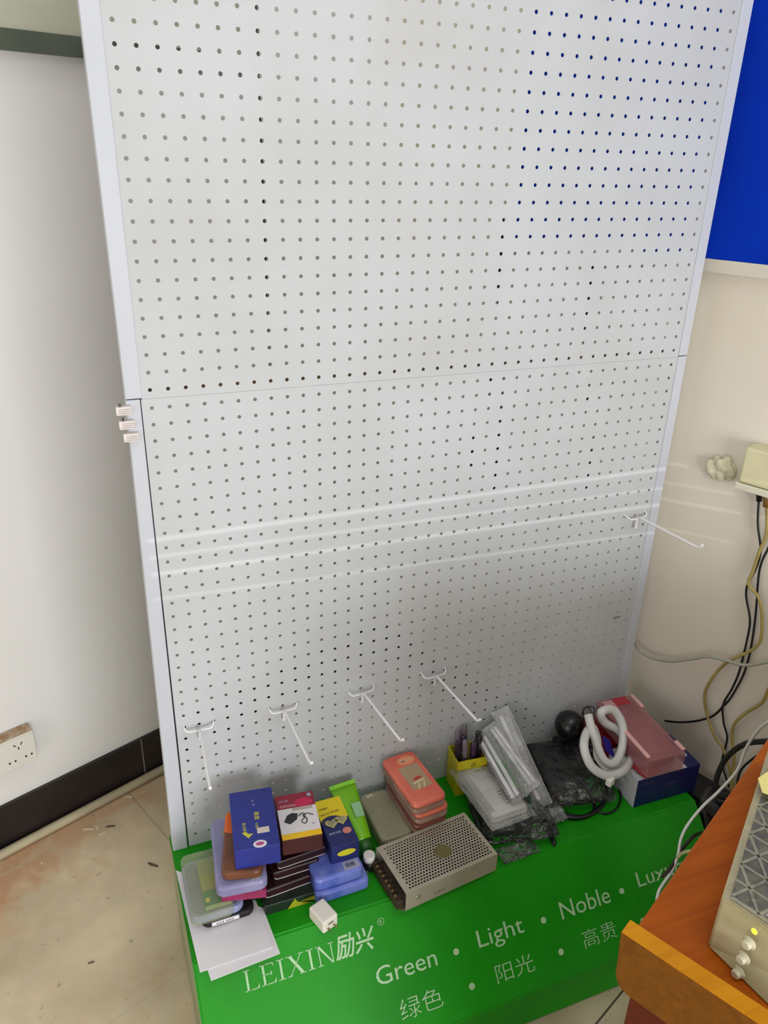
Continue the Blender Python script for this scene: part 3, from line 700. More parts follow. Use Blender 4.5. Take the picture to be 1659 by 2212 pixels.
for i, (a, c, nm) in enumerate(casel):
    r = front(a, c, zz, 0.098)
    t, body = slab('flat_case', 'flat black maroon case with a silver edge line, %s of three below the adapter carton' % nm, 'case', r, zz, 0.0175, M_dkc, 0.004, 0.0025, 'dark cases in the middle stack')
    b = new(); w, d = r[3], r[4]
    add_tube(b, [(-w/2+0.003, -d/2-0.0003, 0.006), (-w/2+0.008, -d/2-0.0008, 0.0022), (0, -d/2-0.0008, 0.0018), (w/2-0.004, -d/2-0.0008, 0.0018)], 0.0008, 6, 3); obj('edge_line', b, M_edge, t, local=True)
    zz += 0.0178
M_maroon = mat('maroon_card', (92, 22, 36), 0.4, var=0.2, scale=15)
r = rect([(590, 1712), (652, 1702), (690, 1790), (628, 1810)], 0.112)
slab('carton', 'plain maroon carton peeking out behind the adapter carton', 'carton', (r[0]-0.004, r[1]+0.006, r[2], 0.062, 0.095), 0.0765, 0.0245, M_maroon, 0.001, 0.0006)
r = rect([(583, 1718), (667, 1715), (705, 1794), (621, 1822)], 0.135)
t, body = slab('carton', 'white and maroon carton picturing a black power adapter', 'carton', r, 0.1015, 0.034, mat('maroon_box', (70, 14, 24), 0.4, var=0.2, scale=18), 0.001, 0.0005)
w, d = r[3], r[4]; zt2 = 0.0341
decal(body, 'printed_panel', -w*0.495, w*0.495, -d*0.42, d*0.17, zt2, mat('print_white', (222, 216, 218), 0.45))
decal(body, 'printed_panel', -w*0.495, w*0.495, -d*0.495, -d*0.38, zt2+0.0001, mat('print_yellow', (240, 190, 10), 0.45))
decal(body, 'printed_panel', -w*0.495, w*0.495, d*0.17, d*0.495, zt2, mat('print_crimson', (140, 26, 52), 0.45))
b = new(); disc(b, w*0.2, d*0.27, zt2+0.0004, 0.016, 0.010); obj('printed_panel', b, mat('print_rose', (196, 30, 80), 0.45), body, local=True)
b = new(); disc(b, w*0.38, d*0.42, zt2+0.0004, 0.004, 0.004); obj('round_seal', b, mat('seal_grey', (150, 160, 190), 0.5), body, local=True)
pt(body, '电源适配器', -w*0.42, d*0.20, 0.030, 0.006, mat('print_pink', (222, 150, 160), 0.5), zt2+0.0004); pt(body, '12V 2A', -w*0.42, d*0.33, 0.016, 0.004, M_pale, zt2+0.0004)
decal(body, 'price_sticker', -w*0.12, w*0.40, d*0.10, d*0.16, zt2+0.0004, mat('tan_sticker', (176, 164, 150), 0.5))
M_ink = mat('print_black', (26, 34, 34), 0.5)
b = new(); add_prism(b, [(-0.026, -0.012, zt2+0.0004), (-0.016, -0.019, zt2+0.0004), (-0.003, -0.010, zt2+0.0004), (0.0, 0.003, zt2+0.0004), (-0.010, 0.006, zt2+0.0004), (-0.019, 0.002, zt2+0.0004), (-0.022, -0.004, zt2+0.0004)], (0, 0, 0.0002))
add_tube(b, [(0.0, -0.004, zt2), (0.008, 0.002, zt2), (0.012, -0.006, zt2), (0.004, -0.016, zt2), (0.010, -0.022, zt2), (0.014, -0.012, zt2), (0.008, -0.004, zt2), (0.016, 0.0, zt2), (0.026, -0.006, zt2)], 0.0012, 6, 4)
obj('adapter_picture', b, M_ink, body, local=True)
pt(body, 'AC', w*0.30, -0.026, 0.006, 0.003, M_ink, zt2+0.0004)
b = text_bm('POWER', 0.02, 0.004); place(b, Matrix.Translation((0.0, -d/2-0.0007, 0.020)) @ Matrix.Rotation(math.pi/2, 4, 'X')); obj('print', b, M_maroon, body, local=True)

# --- right column of the left pile
M_bc = mat('blue_clear_plastic', (84, 104, 196), 0.18, alpha=0.9, var=0.3, vcol=(130, 142, 220), scale=24)
r = front((716, 1948), (796, 1921), 0.0, 0.10); r = (r[0]-0.012, r[1], r[2], r[3]+0.03, r[4])
slab('component_box', 'blue translucent plastic box resting on the plinth, lower of two', 'plastic box', r, 0.0, 0.025, M_bc, 0.010, 0.005, 'blue clear boxes')
r = front((682, 1930), (786, 1896), 0.0255, 0.10)
t, body = slab('component_box', 'blue translucent plastic box with a grey label, upper of two', 'plastic box', r, 0.0255, 0.027, M_bc, 0.010, 0.005, 'blue clear boxes')
w, d = r[3], r[4]
decal(t, 'label_strip', w*0.12, w*0.44, -d*0.46, -d*0.28, 0.0272, mat('mauve_label', (166, 166, 200), 0.5))
pt(t, '规格', w*0.16, -d*0.42, 0.018, 0.010, mat('navy_print', (50, 54, 96), 0.5), 0.0277)
r = rect([(680, 1733), (732, 1719), (777, 1815), (711, 1834)], 0.092)
t, body = slab('carton', 'yellow and navy carton printed with two gold hearts', 'carton', r, 0.053, 0.039, mat('navy_card', (26, 36, 104), 0.4, var=0.15, scale=20), 0.001, 0.0005)
w, d = r[3], r[4]; zt2 = 0.0391
decal(body, 'printed_panel', -w*0.495, w*0.495, d*0.04, d*0.495, zt2, mat('print_yellow_deep', (232, 206, 20), 0.45))
M_navy = mat('navy_print2', (34, 38, 84), 0.5)
b = new(); disc(b, -w*0.12, d*0.0, zt2+0.0003, 0.020, 0.014, 0.0003); obj('printed_panel', b, M_navy, body, local=True)
def heart(cx, cy, s, z, hole):
    pts = []
    for k in range(30):
        a = 2*math.pi*k/30; pts.append((cx + s*16*math.sin(a)**3/16, cy + s*(13*math.cos(a)-5*math.cos(2*a)-2*math.cos(3*a)-math.cos(4*a))/16, z))
    return pts
for k, (hx, hy_) in enumerate(((-0.008, -0.004), (0.011, -0.001))):
    b = new(); add_prism(b, heart(hx, hy_, 0.0115, zt2+0.0006, 0), (0, 0, 0.0002)); obj('heart_print', b, mat('heart_gold', (206, 196, 110), 0.4), body, local=True)
    b = new(); add_prism(b, heart(hx, hy_+0.0004, 0.0085, zt2+0.0008, 0), (0, 0, 0.0002)); obj('heart_print', b, mat('heart_tan', (158, 150, 116), 0.4), body, local=True)
b = new(); disc(b, 0.013, -d*0.24, zt2, 0.008, 0.007); obj('round_seal', b, mat('salmon_seal', (214, 130, 116), 0.5), body, local=True)
pt(body, '护眼灯', -w*0.40, d*0.27, 0.018, 0.006, mat('print_olive', (120, 104, 20), 0.5), zt2+0.0004, 0); pt(body, '强光节能', -w*0.42, d*0.15, 0.036, 0.005, mat('print_olive', (120, 104, 20), 0.5), zt2+0.0004, 0.1)
pt(body, '高效节能', -w*0.40, -d*0.26, 0.022, 0.005, M_pale, zt2+0.0004)
b = new(); yf = -d/2 - 0.0004
add_prism(b, [(0.002 + 0.017*math.cos(a), yf, 0.020 + 0.007*math.sin(a)) for a in [2*math.pi*k/20 for k in range(20)]], (0, -0.0003, 0)); obj('oval_print', b, mat('print_lemon', (206, 200, 30), 0.5), body, local=True)
# --- lime squeeze tube
B0 = hz(783, 1818, 0.022); T0 = hy(738, 1692, -0.022)
Bv, Tv = V(B0), V(T0); ax = (Tv - Bv); L = ax.length; Mx = frame_to(B0, ax, (1, 0.1, 0.0))
t = thing('squeeze_tube', 'lime green squeeze tube leaning on the pegboard, crimped end up', 'tube', B0)
b = new(); rings = []; N = 24
for i in range(13):
    s = i/12; rx = 0.0185 + 0.008*s; ry = 0.0185*(1 - s)**0.6 + 0.0012
    rings.append([b.verts.new(Mx @ Vector((rx*math.cos(2*math.pi*k/N), ry*math.sin(2*math.pi*k/N), s*L*0.94))) for k in range(N)])
for i in range(12):
    for k in range(N): b.faces.new((rings[i][k], rings[i][(k+1) % N], rings[i+1][(k+1) % N], rings[i+1][k])).smooth = True
b.faces.new(rings[0][::-1]); b.faces.new(rings[-1]); tb = obj('body', b, mat('lime_plastic', (122, 196, 14), 0.3, var=0.1, scale=9), t)
b = new(); add_box(b, Mx @ Vector((0, 0, L*0.97)), (0.054, 0.0022, L*0.07), R=Mx.to_3x3()); obj('crimp', b, mat('lime_crimp', (128, 206, 20), 0.35), t)
b = new(); add_lathe(b, [(0.013, -0.024), (0.0165, -0.022), (0.018, -0.001), (0.016, 0.001)], Mx, 24); obj('cap', b, mat('dark_green_cap', (30, 92, 18), 0.35), t)
b = new(); add_prism(b, [Mx @ Vector(q) for q in ((-0.002, -0.0172, L*0.36), (0.018, -0.0100, L*0.36), (0.018, -0.0095, L*0.60), (-0.002, -0.0150, L*0.60))], Mx.to_3x3() @ Vector((0, -0.002, 0)))
obj('label_strip', b, mat('pale_green_label', (150, 196, 150), 0.5), tb)
# --- little white and black bottle
p = hz(797, 1866, 0.010); t = thing('small_bottle', 'tiny bottle with white cap and black base beside the lime tube', 'bottle', (p[0], p[1], TOP))
b = new(); add_lathe(b, [(0.0105, 0), (0.012, 0.001), (0.012, 0.020), (0.0105, 0.021)]); obj('body', b, M_black, t, local=True)
b = new(); add_lathe(b, [(0.0095, 0.021), (0.011, 0.022), (0.011, 0.033), (0.0095, 0.034)]); obj('cap', b, M_white, t, local=True)
# --- metal nib in front
p = hz(794, 1879, 0.003); b = new(); add_lathe(b, [(0.003, 0), (0.004, 0.001), (0.003, 0.006), (0.0015, 0.012)], Matrix.Translation(V((p[0], p[1]-0.004, TOP+0.0042))) @ Matrix.Rotation(math.radians(70), 4, 'X') @ Matrix.Rotation(math.pi, 4, 'Y'))
tag(obj('metal_nib', b, mat('dull_steel', (150, 146, 132), 0.35, 0.8)), 'tiny grey metal tip in front of the small bottle', 'metal tip')
# --- phone charger cube
r = rect([(666, 1961), (697, 1938), (731, 1974), (699, 1995)], 0.026)
t = thing('charger_plug', 'white cube phone charger on the green plinth edge', 'charger', (r[0], r[1], TOP), r[2])
w, d = r[3], r[4]
b = new(); add_box(b, (0, 0, 0.0135), (w, d, 0.026), 0, 0.003, seg=3); obj('body', b, mat('charger_white', (236, 230, 220), 0.35), t, local=True)
b = new(); add_box(b, (0.0, -d/2-0.0004, 0.017), (0.010, 0.0012, 0.003)); obj('port', b, mat('port_grey', (120, 116, 100), 0.5), t, local=True)
for s_ in (-1, 1):
    b = new(); add_box(b, (s_*0.006, -d/2-0.004, 0.009), (0.0035, 0.009, 0.0012)); obj('prong', b, mat('brass_prong', (150, 140, 104), 0.3, 0.8), t, local=True)

# --- clear beige box and the coral clamshells
M_bei = mat('beige_clear_plastic', (158, 154, 128), 0.22, alpha=0.78, var=0.2, vcol=(178, 174, 150), scale=16)
r = rect([(780, 1705), (833, 1690), (890, 1786), (812, 1812)], 0.034); r = (r[0]-0.001, min(r[1], -0.0795), r[2], r[3], r[4])
t, body = slab('component_box', 'dusty beige clear box left of the coral box stack', 'plastic box', r, 0.0, 0.033, M_bei, 0.012, 0.006)
b = new(); add_box(b, (-0.012, r[4]*0.40, 0.0345), (0.016, 0.006, 0.003), 0.2, 0.001); obj('clasp', b, mat('cream_clasp', (198, 190, 160), 0.4), t, local=True)
M_cor = mat('coral_plastic', (228, 122, 98), 0.3, var=0.12, vcol=(212, 100, 84), scale=16); M_cc = mat('grey_pink_clear', (176, 142, 124), 0.2, alpha=0.8, var=0.2, scale=22)
tops = rect([(827, 1636), (896, 1617), (962, 1716), (889, 1749)], 0.103)
for k in range(4):
    r = (tops[0] + 0.004*((3-k) % 2) + 0.003*(3-k)*(k > 0), tops[1] - 0.001*(3-k), tops[2] - 0.02*(3-k), tops[3], tops[4])
    nm = ['lowest of four, mostly hidden', 'dull pink, second from the bottom', 'second from the top', 'topmost, with a clear window'][k]
    t = thing('clamshell_box', 'coral box stacked behind the power supply, ' + nm, 'plastic box', (r[0], r[1], TOP + 0.0258*k), r[2], 'stacked coral boxes')
    w, d = r[3], r[4]
    obj('tray', rounded(w, d, 0.0125, 0.013, 0.004), M_cc, t, local=True)
    b = rounded(w*0.985, d*0.985, 0.0125, 0.012, 0.005); place(b, Matrix.Translation((0, 0, 0.013))); lid = obj('lid', b, M_cor if k != 1 else mat('brown_rose_plastic', (120, 66, 56), 0.35), t, local=True)
    if k == 3:
        z = 0.0256
        decal(lid, 'window', -w*0.24, w*0.33, -d*0.24, d*0.22, z, mat('window_tan', (176, 150, 120), 0.2), 0.0006)
        b = new(); disc(b, 0.008, d*0.32, z, 0.019, 0.012); obj('oval_print', b, mat('coral_pale', (236, 150, 112), 0.4), lid, local=True)
        pt(lid, 'Mini', -0.004, d*0.29, 0.024, 0.008, mat('cream_print', (226, 200, 160), 0.5), z+0.0006, 0.1)
        M_sg = mat('cream_graphic', (216, 196, 150), 0.5)
        b = new()
        for q in ([(-0.010, -0.020), (0.018, -0.016), (0.016, -0.012), (-0.008, -0.015)], [(-0.008, -0.033), (0.0, -0.020), (0.003, -0.021), (-0.004, -0.035)], [(0.004, -0.034), (0.012, -0.018), (0.015, -0.019), (0.007, -0.035)]):
            add_prism(b, [(x, y, z+0.0007) for x, y in q], (0, 0, 0.0003))
        obj('graphic', b, M_sg, lid, local=True)
        b = new(); add_prism(b, [(-0.004, -0.012, z+0.0007), (0.014, -0.009, z+0.0007), (0.010, -0.003, z+0.0007), (-0.002, -0.005, z+0.0007)], (0, 0, 0.0003)); obj('graphic', b, mat('red_graphic', (190, 60, 50), 0.5), lid, local=True)

# --- switching power supply
r = (0.399, -0.2035, math.radians(6.4), 0.197, 0.111)
t = thing('power_supply', 'grey steel switching power supply with perforated cover, behind the lettering', 'power supply', (r[0], r[1], TOP), r[2])
M_st = mat('dull_galvanised_steel', (176, 168, 152), 0.42, 0.15, var=0.18, vcol=(158, 150, 132), scale=12, bump=0.05)
w, d, h = r[3], r[4], 0.041
b = new()
x0, x1 = -w/2 + 0.006, w/2; y0, y1 = -d/2, d/2; nx, ny = 30, 17
hx = (x1-x0-0.016)/nx; hy2 = (y1-y0-0.012)/ny
verts = []; faces = []
def V_(x, y, z): verts.append((x, y, z)); return len(verts)-1
sx0, sy0 = x0+0.010, y0+0.006; n = 6
for j in range(ny):
    shf = hx/2 if j % 2 else 0
    for i in range(nx - (j % 2)):
        cx, cy = sx0 + hx*(i+0.5) + shf, sy0 + hy2*(j+0.5); rr = 0.00225
        o_ = []; ii = []; jj = []
        ang = [math.pi/6 + k*math.pi/3 for k in range(6)]
        for a in ang:
            c, s_ = math.cos(a), math.sin(a); mm = max(abs(c)/(hx/2), abs(s_)/(hy2/2)); o_.append(V_(cx + c/mm, cy + s_/mm, h))
        for a in ang: ii.append(V_(cx + rr*math.cos(a), cy + rr*math.sin(a), h))
        for a in ang: jj.append(V_(cx + rr*math.cos(a), cy + rr*math.sin(a), h-0.001))
        cr = [V_(cx+q*hx/2, cy+s_*hy2/2, h) for q, s_ in ((1, 1), (-1, 1), (-1, -1), (1, -1))]
        for k in range(6):
            k2 = (k+1) % 6; faces.append((o_[k], o_[k2], ii[k2], ii[k])); faces.append((ii[k], ii[k2], jj[k2], jj[k]))
        # corner fillers
        faces.append((o_[0], cr[0], o_[1])); faces.append((o_[1], cr[1], o_[2])); faces.append((o_[3], cr[2], o_[4])); faces.append((o_[4], cr[3], o_[5]))
    if j % 2:
        for xa, xb in ((sx0, sx0+hx/2), (sx0 + hx*(nx-0.5), sx0 + hx*nx)):
            q = [V_(xa, sy0+hy2*j, h), V_(xb, sy0+hy2*j, h), V_(xb, sy0+hy2*(j+1), h), V_(xa, sy0+hy2*(j+1), h)]; faces.append(tuple(q))
def Q(a, c, e_, f_):
    q = [V_(a, c, h), V_(e_, c, h), V_(e_, f_, h), V_(a, f_, h)]; faces.append(tuple(q))
Q(x0, y0, sx0, y1); Q(sx0+hx*nx, y0, x1, y1); Q(sx0, y0, sx0+hx*nx, sy0); Q(sx0, sy0+hy2*ny, sx0+hx*nx, y1)
me = bpy.data.meshes.new('cover'); me.from_pydata(verts, [], faces); b.from_mesh(me); bpy.data.meshes.remove(me)
for q in ([(x0, y0, h), (x1, y0, h), (x1, y0, 0.0), (x0, y0, 0.0)], [(x0, y1, h), (x1, y1, h), (x1, y1, 0), (x0, y1, 0)], [(x1, y0, h), (x1, y1, h), (x1, y1, 0), (x1, y0, 0)]):
    b.faces.new([b.verts.new(p_) for p_ in q])
cover = obj('cover', b, M_st, t, local=True)
b = new(); disc(b, 0.012, -0.006, h+0.0002, 0.017, 0.015, 0.0004); obj('round_label', b, mat('yellowed_round_label', (128, 120, 66), 0.5, alpha=0.45), cover, local=True)
b = new(); add_box(b, (0.045, y0-0.0006, 0.020), (0.024, 0.0008, 0.013)); l = obj('rating_label', b, mat('tan_label', (160, 152, 128), 0.6), cover, local=True)
b = text_bm('S-120-12', 0.022, 0.006); place(b, Matrix.Translation((-0.035, y0-0.0010, 0.010)) @ Matrix.Rotation(math.pi/2, 4, 'X')); obj('print', b, mat('grey_print', (104, 98, 84), 0.6), cover, local=True)
b = new(); add_lathe(b, [(0.0045, 0), (0.0045, 0.001), (0.002, 0.0015)], frame_to((-0.068, y0-0.0001, 0.022), (0, -1, 0)), 14); obj('screw', b, mat('bright_screw', (190, 184, 168), 0.3, 0.8), cover, local=True)
b = new(); add_box(b, (0, 0, 0.002), (w, d-0.003, 0.003)); obj('base_plate', b, mat('aluminium_base', (120, 112, 92), 0.5, 0.4, var=0.3, scale=30), t, local=True)
b = new(); add_box(b, (-w/2-0.001, 0, 0.012), (0.015, d-0.012, 0.017), 0, 0.001)
for k in range(8):
    add_box(b, (-w/2-0.002, -d/2+0.014+k*0.0115, 0.022), (0.012, 0.0015, 0.008))
term = obj('terminal_block', b, mat('brown_terminal', (70, 52, 36), 0.6, var=0.4, scale=80), t, local=True)
b = new()
for k in range(7): add_lathe(b, [(0.0033, 0), (0.0033, 0.002), (0.0015, 0.003)], Matrix.Translation((-w/2-0.003, -d/2+0.0197+k*0.0115, 0.0205)), 10)
obj('terminal_screw', b, mat('dim_brass', (140, 116, 74), 0.4, 0.7), term, local=True)
b = new(); add_box(b, (0.01, 0, 0.012), (w*0.85, d*0.9, 0.014)); obj('circuit_board', b, mat('dark_interior', (16, 14, 12), 0.8), t, local=True)

# ================================================================== middle clutter: pen box, bags, adapters
M_bag = clear('clear_bag', (252, 252, 252), 0.08, 0.1, 0.8); M_bag2 = clear('cloudy_bag', (252, 252, 254), 0.2, 0.12, 0.8); M_bagd = clear('dark_film', (150, 154, 150), 0.04, 0.08, 0.9)
# pen box
c_ = hy(1008, 1600, -0.045); px_ = c_[0]
t = thing('pen_box', 'yellow pen box full of pens against the pegboard', 'pen box', (0.548, -0.034, TOP), math.radians(-4))
M_yel = mat('yellow_card', (222, 208, 24), 0.4, var=0.1, scale=20)
hb = 0.088; w, d = 0.064, 0.050; b = new()
for (cx, cy, sx, sy) in ((0, -d/2, w, 0.0015), (0, d/2, w, 0.0015), (-w/2, 0, 0.0015, d), (w/2, 0, 0.0015, d)): add_box(b, (cx, cy, hb/2), (sx, sy, hb))
add_box(b, (0, 0, 0.001), (w, d, 0.002)); bx = obj('carton', b, M_yel, t, local=True)
b = new(); add_prism(b, [(-0.002, -d/2-0.0010, hb-0.040), (w/2, -d/2-0.0010, hb-0.040), (w/2, -d/2-0.0010, hb-0.020), (0.010, -d/2-0.0010, hb-0.026)], (0, -0.0003, 0)); obj('print', b, mat('red_print', (180, 34, 24), 0.5), bx, local=True)
b = text_bm('正', 0.012, 0.009); place(b, Matrix.Translation((-0.004, -d/2-0.0014, hb-0.018)) @ Matrix.Rotation(math.pi/2, 4, 'X')); obj('print', b, M_ink, bx, local=True)
pcol = [(40, 32, 40), (64, 52, 70), (96, 84, 96), (30, 26, 30), (76, 48, 76), (150, 136, 142), (48, 40, 52), (34, 30, 36)]
pos = [(-0.022, -0.012), (-0.008, -0.014), (0.006, -0.012), (0.021, -0.013), (-0.018, 0.006), (0.0, 0.006), (0.016, 0.005), (0.004, 0.017)]
lbs = ['black pen at the front left of the yellow box', 'grey violet pen at the front of the yellow box', 'grey pen near the front middle of the yellow box', 'black pen at the front right of the yellow box',
       'violet pen at the back left of the yellow box', 'pale pen in the middle of the yellow box', 'dark pen at the right of the yellow box', 'dark pen furthest back in the yellow box']
for k, ((x, y), c, lb) in enumerate(zip(pos, pcol, lbs)):
    a4 = math.radians(-4); wx = 0.548 + x*math.cos(a4) - y*math.sin(a4); wy = -0.034 + x*math.sin(a4) + y*math.cos(a4)
    t = thing('pen', lb, 'pen', (wx, wy, TOP + 0.003), 0, 'pens in the yellow box')
    M = Matrix.Rotation(math.radians(random.uniform(-4, 4)), 4, 'X') @ Matrix.Rotation(math.radians(random.uniform(-5, 5)), 4, 'Y')
    L = 0.125 + 0.008*math.sin(k*2.1)
    b = new(); add_lathe(b, [(0.0015, 0.0), (0.004, 0.008), (0.0045, L*0.7), (0.0042, L*0.72)], M, 12); obj('barrel', b, mat('pen_%d' % k, c, 0.3), t, local=True)
    b = new(); add_lathe(b, [(0.0052, L*0.68), (0.0055, L*0.7), (0.0052, L-0.003), (0.003, L)], M, 12); obj('cap', b, mat('pencap_%d' % (k % 3), [(44, 34, 46), (120, 108, 118), (70, 44, 78)][k % 3], 0.25), t, local=True)
    b = new(); add_box(b, M @ Vector((0.0062, 0, L-0.018)), (0.0012, 0.003, 0.034), R=M.to_3x3()); obj('clip', b, mat('pen_clip', (150, 140, 146), 0.3, 0.6), t, local=True)

# black device in dark film below the bags
pc = hz(1095, 1812, 0.02)
t = thing('wrapped_adapter', 'black device in glossy clear film, in front of the white packet', 'wrapped device', (0.565, -0.165, TOP), math.radians(-12))
b = new(); add_box(b, (0.0, 0.020, 0.021), (0.105, 0.085, 0.040), 0, 0.006, seg=3); obj('device', b, M_black, t, local=True)
b = new(); crumple(b, (0.018, 0.004, 0.023), (0.150, 0.110, 0.046), 0.012, 5); obj('film', b, M_bagd, t, smooth=False, local=True)
b = new(); add_tube(b, [(0.045, -0.02, 0.03), (0.060, -0.035, 0.045), (0.078, -0.030, 0.035), (0.086, -0.05, 0.02)], 0.0035, 8, 5); obj('lead', b, M_black, t, local=True)
# white packet in a bag
r = rect([(980, 1664), (1056, 1640), (1146, 1738), (1075, 1764)], 0.066)
t = thing('bagged_packet', 'flat white packet with grey print in a clear bag, lying across the wrapped device', 'bagged packet', (r[0], r[1], TOP + 0.047), r[2])
w, d = r[3], r[4]
b = new(); add_box(b, (0, 0, 0.009), (w*0.98, d*0.98, 0.016), 0, 0.0025); pk = obj('packet', b, mat('packet_white', (232, 229, 222), 0.5, var=0.08, scale=18), t, local=True)
decal(pk, 'side_band', -w*0.48, -w*0.34, -d*0.40, d*0.47, 0.0172, mat('packet_band', (186, 184, 176), 0.5))
for k in range(5): pt(pk, '安装说明书'[k:k+1] + '明产品', w*0.02, -d*0.12 - 0.008*k, 0.026, 0.0045, mat('packet_ink', (128, 122, 118), 0.6), 0.0176)
pt(pk, 'OCO', -w*0.12, d*0.34, 0.024, 0.006, mat('packet_ink', (128, 122, 118), 0.6), 0.0176)
b = new(); crumple(b, (-0.004, -0.004, 0.010), (w*1.22, d*1.2, 0.022), 0.005, 11); obj('bag', b, M_bag, t, local=True)
# long bagged strips leaning on the board
def leaning(label, ptop, ytop, pbot, zbot, w, th, seed, cols, mbag):
    A = V(hz(*pbot, zbot)); B = V(hy(*ptop, ytop)); ax = B - A; L = ax.length
    z = ax.normalized(); f = (V(CAM) - (A+B)/2); f = (f - z*f.dot(z)).normalized(); x = f.cross(z) * -1
    R3 = Matrix((x, -f, z)).transposed()
    if R3.determinant() < 0: R3 = Matrix((-x, -f, z)).transposed()
    t = thing('bagged_strip', label, 'bagged strip', A, 0, 'long bagged strips leaning on the pegboard')
    for k, off in enumerate(cols):
        b = new(); add_box(b, (A+B)/2 + R3 @ Vector((off, 0, 0)), (0.0075, 0.006, L*0.93), R=R3, bev=0.0015); obj('strip', b, mat('strip_white', (242, 241, 243), 0.35), t)
    b = new(); Rb = R3 @ Matrix.Rotation(math.pi/2, 3, 'X')
    crumple(b, (A+B)/2, (w, L*1.06, th), 0.006, seed, R=Rb, cuts=11, freq=40); obj('bag', b, mbag, t)
    return t
leaning('long clear bag with two white strips, leftmost of the three against the pegboard', (1043, 1585), -0.030, (1122, 1722), 0.078, 0.036, 0.014, 21, (-0.011, 0.0), M_bag)
leaning('long clear bag of white strips, between the other two bags on the pegboard', (1058, 1572), -0.030, (1150, 1700), 0.070, 0.030, 0.014, 22, (0.0, 0.009), M_bag2)
leaning('cloudy long bag with shiny top, tallest of the three against the pegboard', (1082, 1538), -0.014, (1172, 1735), 0.036, 0.036, 0.016, 23, (-0.004,), M_bag2)
# tuft of film under the bags
b = new(); p = hz(1190, 1762, 0.012); crumple(b, (p[0], p[1], TOP+0.015), (0.05, 0.035, 0.026), 0.014, 31, cuts=7, freq=90); tag(obj('film_scrap', b, M_bag2), 'crumpled end of clear film right of the white packet', 'plastic film')
b = new(); p = hz(1118, 1842, 0.004); crumple(b, (p[0], p[1], TOP+0.009), (0.075, 0.03, 0.016), 0.010, 33, cuts=7, freq=90); tag(obj('film_scrap', b, M_bagd), 'greyish scrap of clear film in front of the black wrapped device', 'plastic film')
# black adapter in a bag
r = rect([(1140, 1597), (1212, 1597), (1250, 1692), (1172, 1711)], 0.052)
t = thing('power_adapter', 'large black power adapter in a clear bag right of the bagged strips', 'adapter', (r[0], r[1]-0.002, TOP), r[2])
w, d = r[3], r[4]
b = new(); add_box(b, (0, 0, 0.026), (w, d, 0.050), 0, 0.008, seg=3); obj('body', b, M_blk_m, t, local=True)
b = new(); add_lathe(b, [(0.004, 0), (0.004, 0.007)], Matrix.Translation((-w*0.12, -d*0.5, 0.030)) @ Matrix.Rotation(math.pi/2, 4, 'X'), 10); add_lathe(b, [(0.004, 0), (0.004, 0.007)], Matrix.Translation((w*0.40, -d*0.46, 0.040)) @ Matrix.Rotation(math.pi/2, 4, 'X'), 10)
obj('foot', b, mat('pale_foot', (190, 184, 178), 0.5), t, local=True)
b = new(); crumple(b, (0.028, -0.006, 0.030), (w*1.9, d*1.22, 0.056), 0.012, 41); obj('bag', b, M_bagd, t, local=True)
# adapter cable coil
def pth(pts, z): return [hz(x, y, z[i] if isinstance(z, (list, tuple)) else z) for i, (x, y) in enumerate(pts)]
b = new()
add_tube(b, pth([(1250, 1682), (1265, 1700), (1278, 1722), (1285, 1748), (1270, 1762), (1235, 1762), (1205, 1750), (1185, 1732)], [0.03, 0.02, 0.012, 0.008, 0.006, 0.005, 0.005, 0.012]), 0.0035, 8, 6)
add_tube(b, pth([(1185, 1738), (1215, 1762), (1260, 1765), (1300, 1740), (1312, 1705), (1300, 1670), (1275, 1650)], [0.008, 0.006, 0.006, 0.006, 0.008, 0.02, 0.035]), 0.0045, 8, 6)
add_tube(b, pth([(1280, 1748), (1310, 1758), (1333, 1745), (1341, 1720), (1332, 1695), (1318, 1680)], [0.005, 0.003, 0.003, 0.003, 0.006, 0.012]), 0.0022, 8, 6)
tag(obj('coiled_cable', b, M_black), 'black cable coiled on the plinth in front of the black adapter', 'cable')
b = new(); add_tube(b, pth([(1163, 1760), (1178, 1782), (1190, 1805), (1199, 1826)], [0.03, 0.02, 0.010, 0.006]), 0.004, 8, 5, rad=[0.002, 0.0045, 0.0045, 0.003])
tag(obj('cable_plug', b, M_black), 'black tapered cable plug lying at the plinth fold', 'cable plug')
# black film heap behind and round webcam-like ball
b = new(); p = hz(1255, 1650, 0.02); crumple(b, (0.815, -0.055, TOP+0.030), (0.085, 0.09, 0.058), 0.014, 51); tag(obj('film_scrap', b, clear('smoky_film', (40, 40, 42), 0.75, 0.15, 0.9)), 'smoky dark film heaped under the black ball', 'plastic film')
p = V(hy(1230, 1566, -0.040)); t = thing('round_speaker', 'black ball shaped device with a thin wire, next to the pink box', 'round device', (p.x, p.y, p.z - 0.032))
b = new(); bmesh.ops.create_uvsphere(b, u_segments=28, v_segments=18, radius=0.0315)
for f in b.faces: f.smooth = True
for v in b.verts: v.co += p
obj('shell', b, mat('black_ball', (14, 11, 13), 0.3), t)
fd = (V(CAM)-p).normalized(); b = new(); add_lathe(b, [(0.0300, -0.001), (0.0322, 0), (0.0322, 0.0012), (0.0300, 0.002)], frame_to(p, Vector((0.5, -0.4, 0.75))), 28); obj('rim', b, M_black, t)
b = new(); yy = -0.05
add_tube(b, [hy(x, y, yy) for x, y in ((1262, 1556), (1258, 1540), (1266, 1528), (1276, 1534), (1274, 1546), (1262, 1545), (1260, 1532), (1272, 1526), (1283, 1530), (1280, 1543), (1268, 1547))], 0.0011, 6, 5); obj('wire', b, M_black, t)
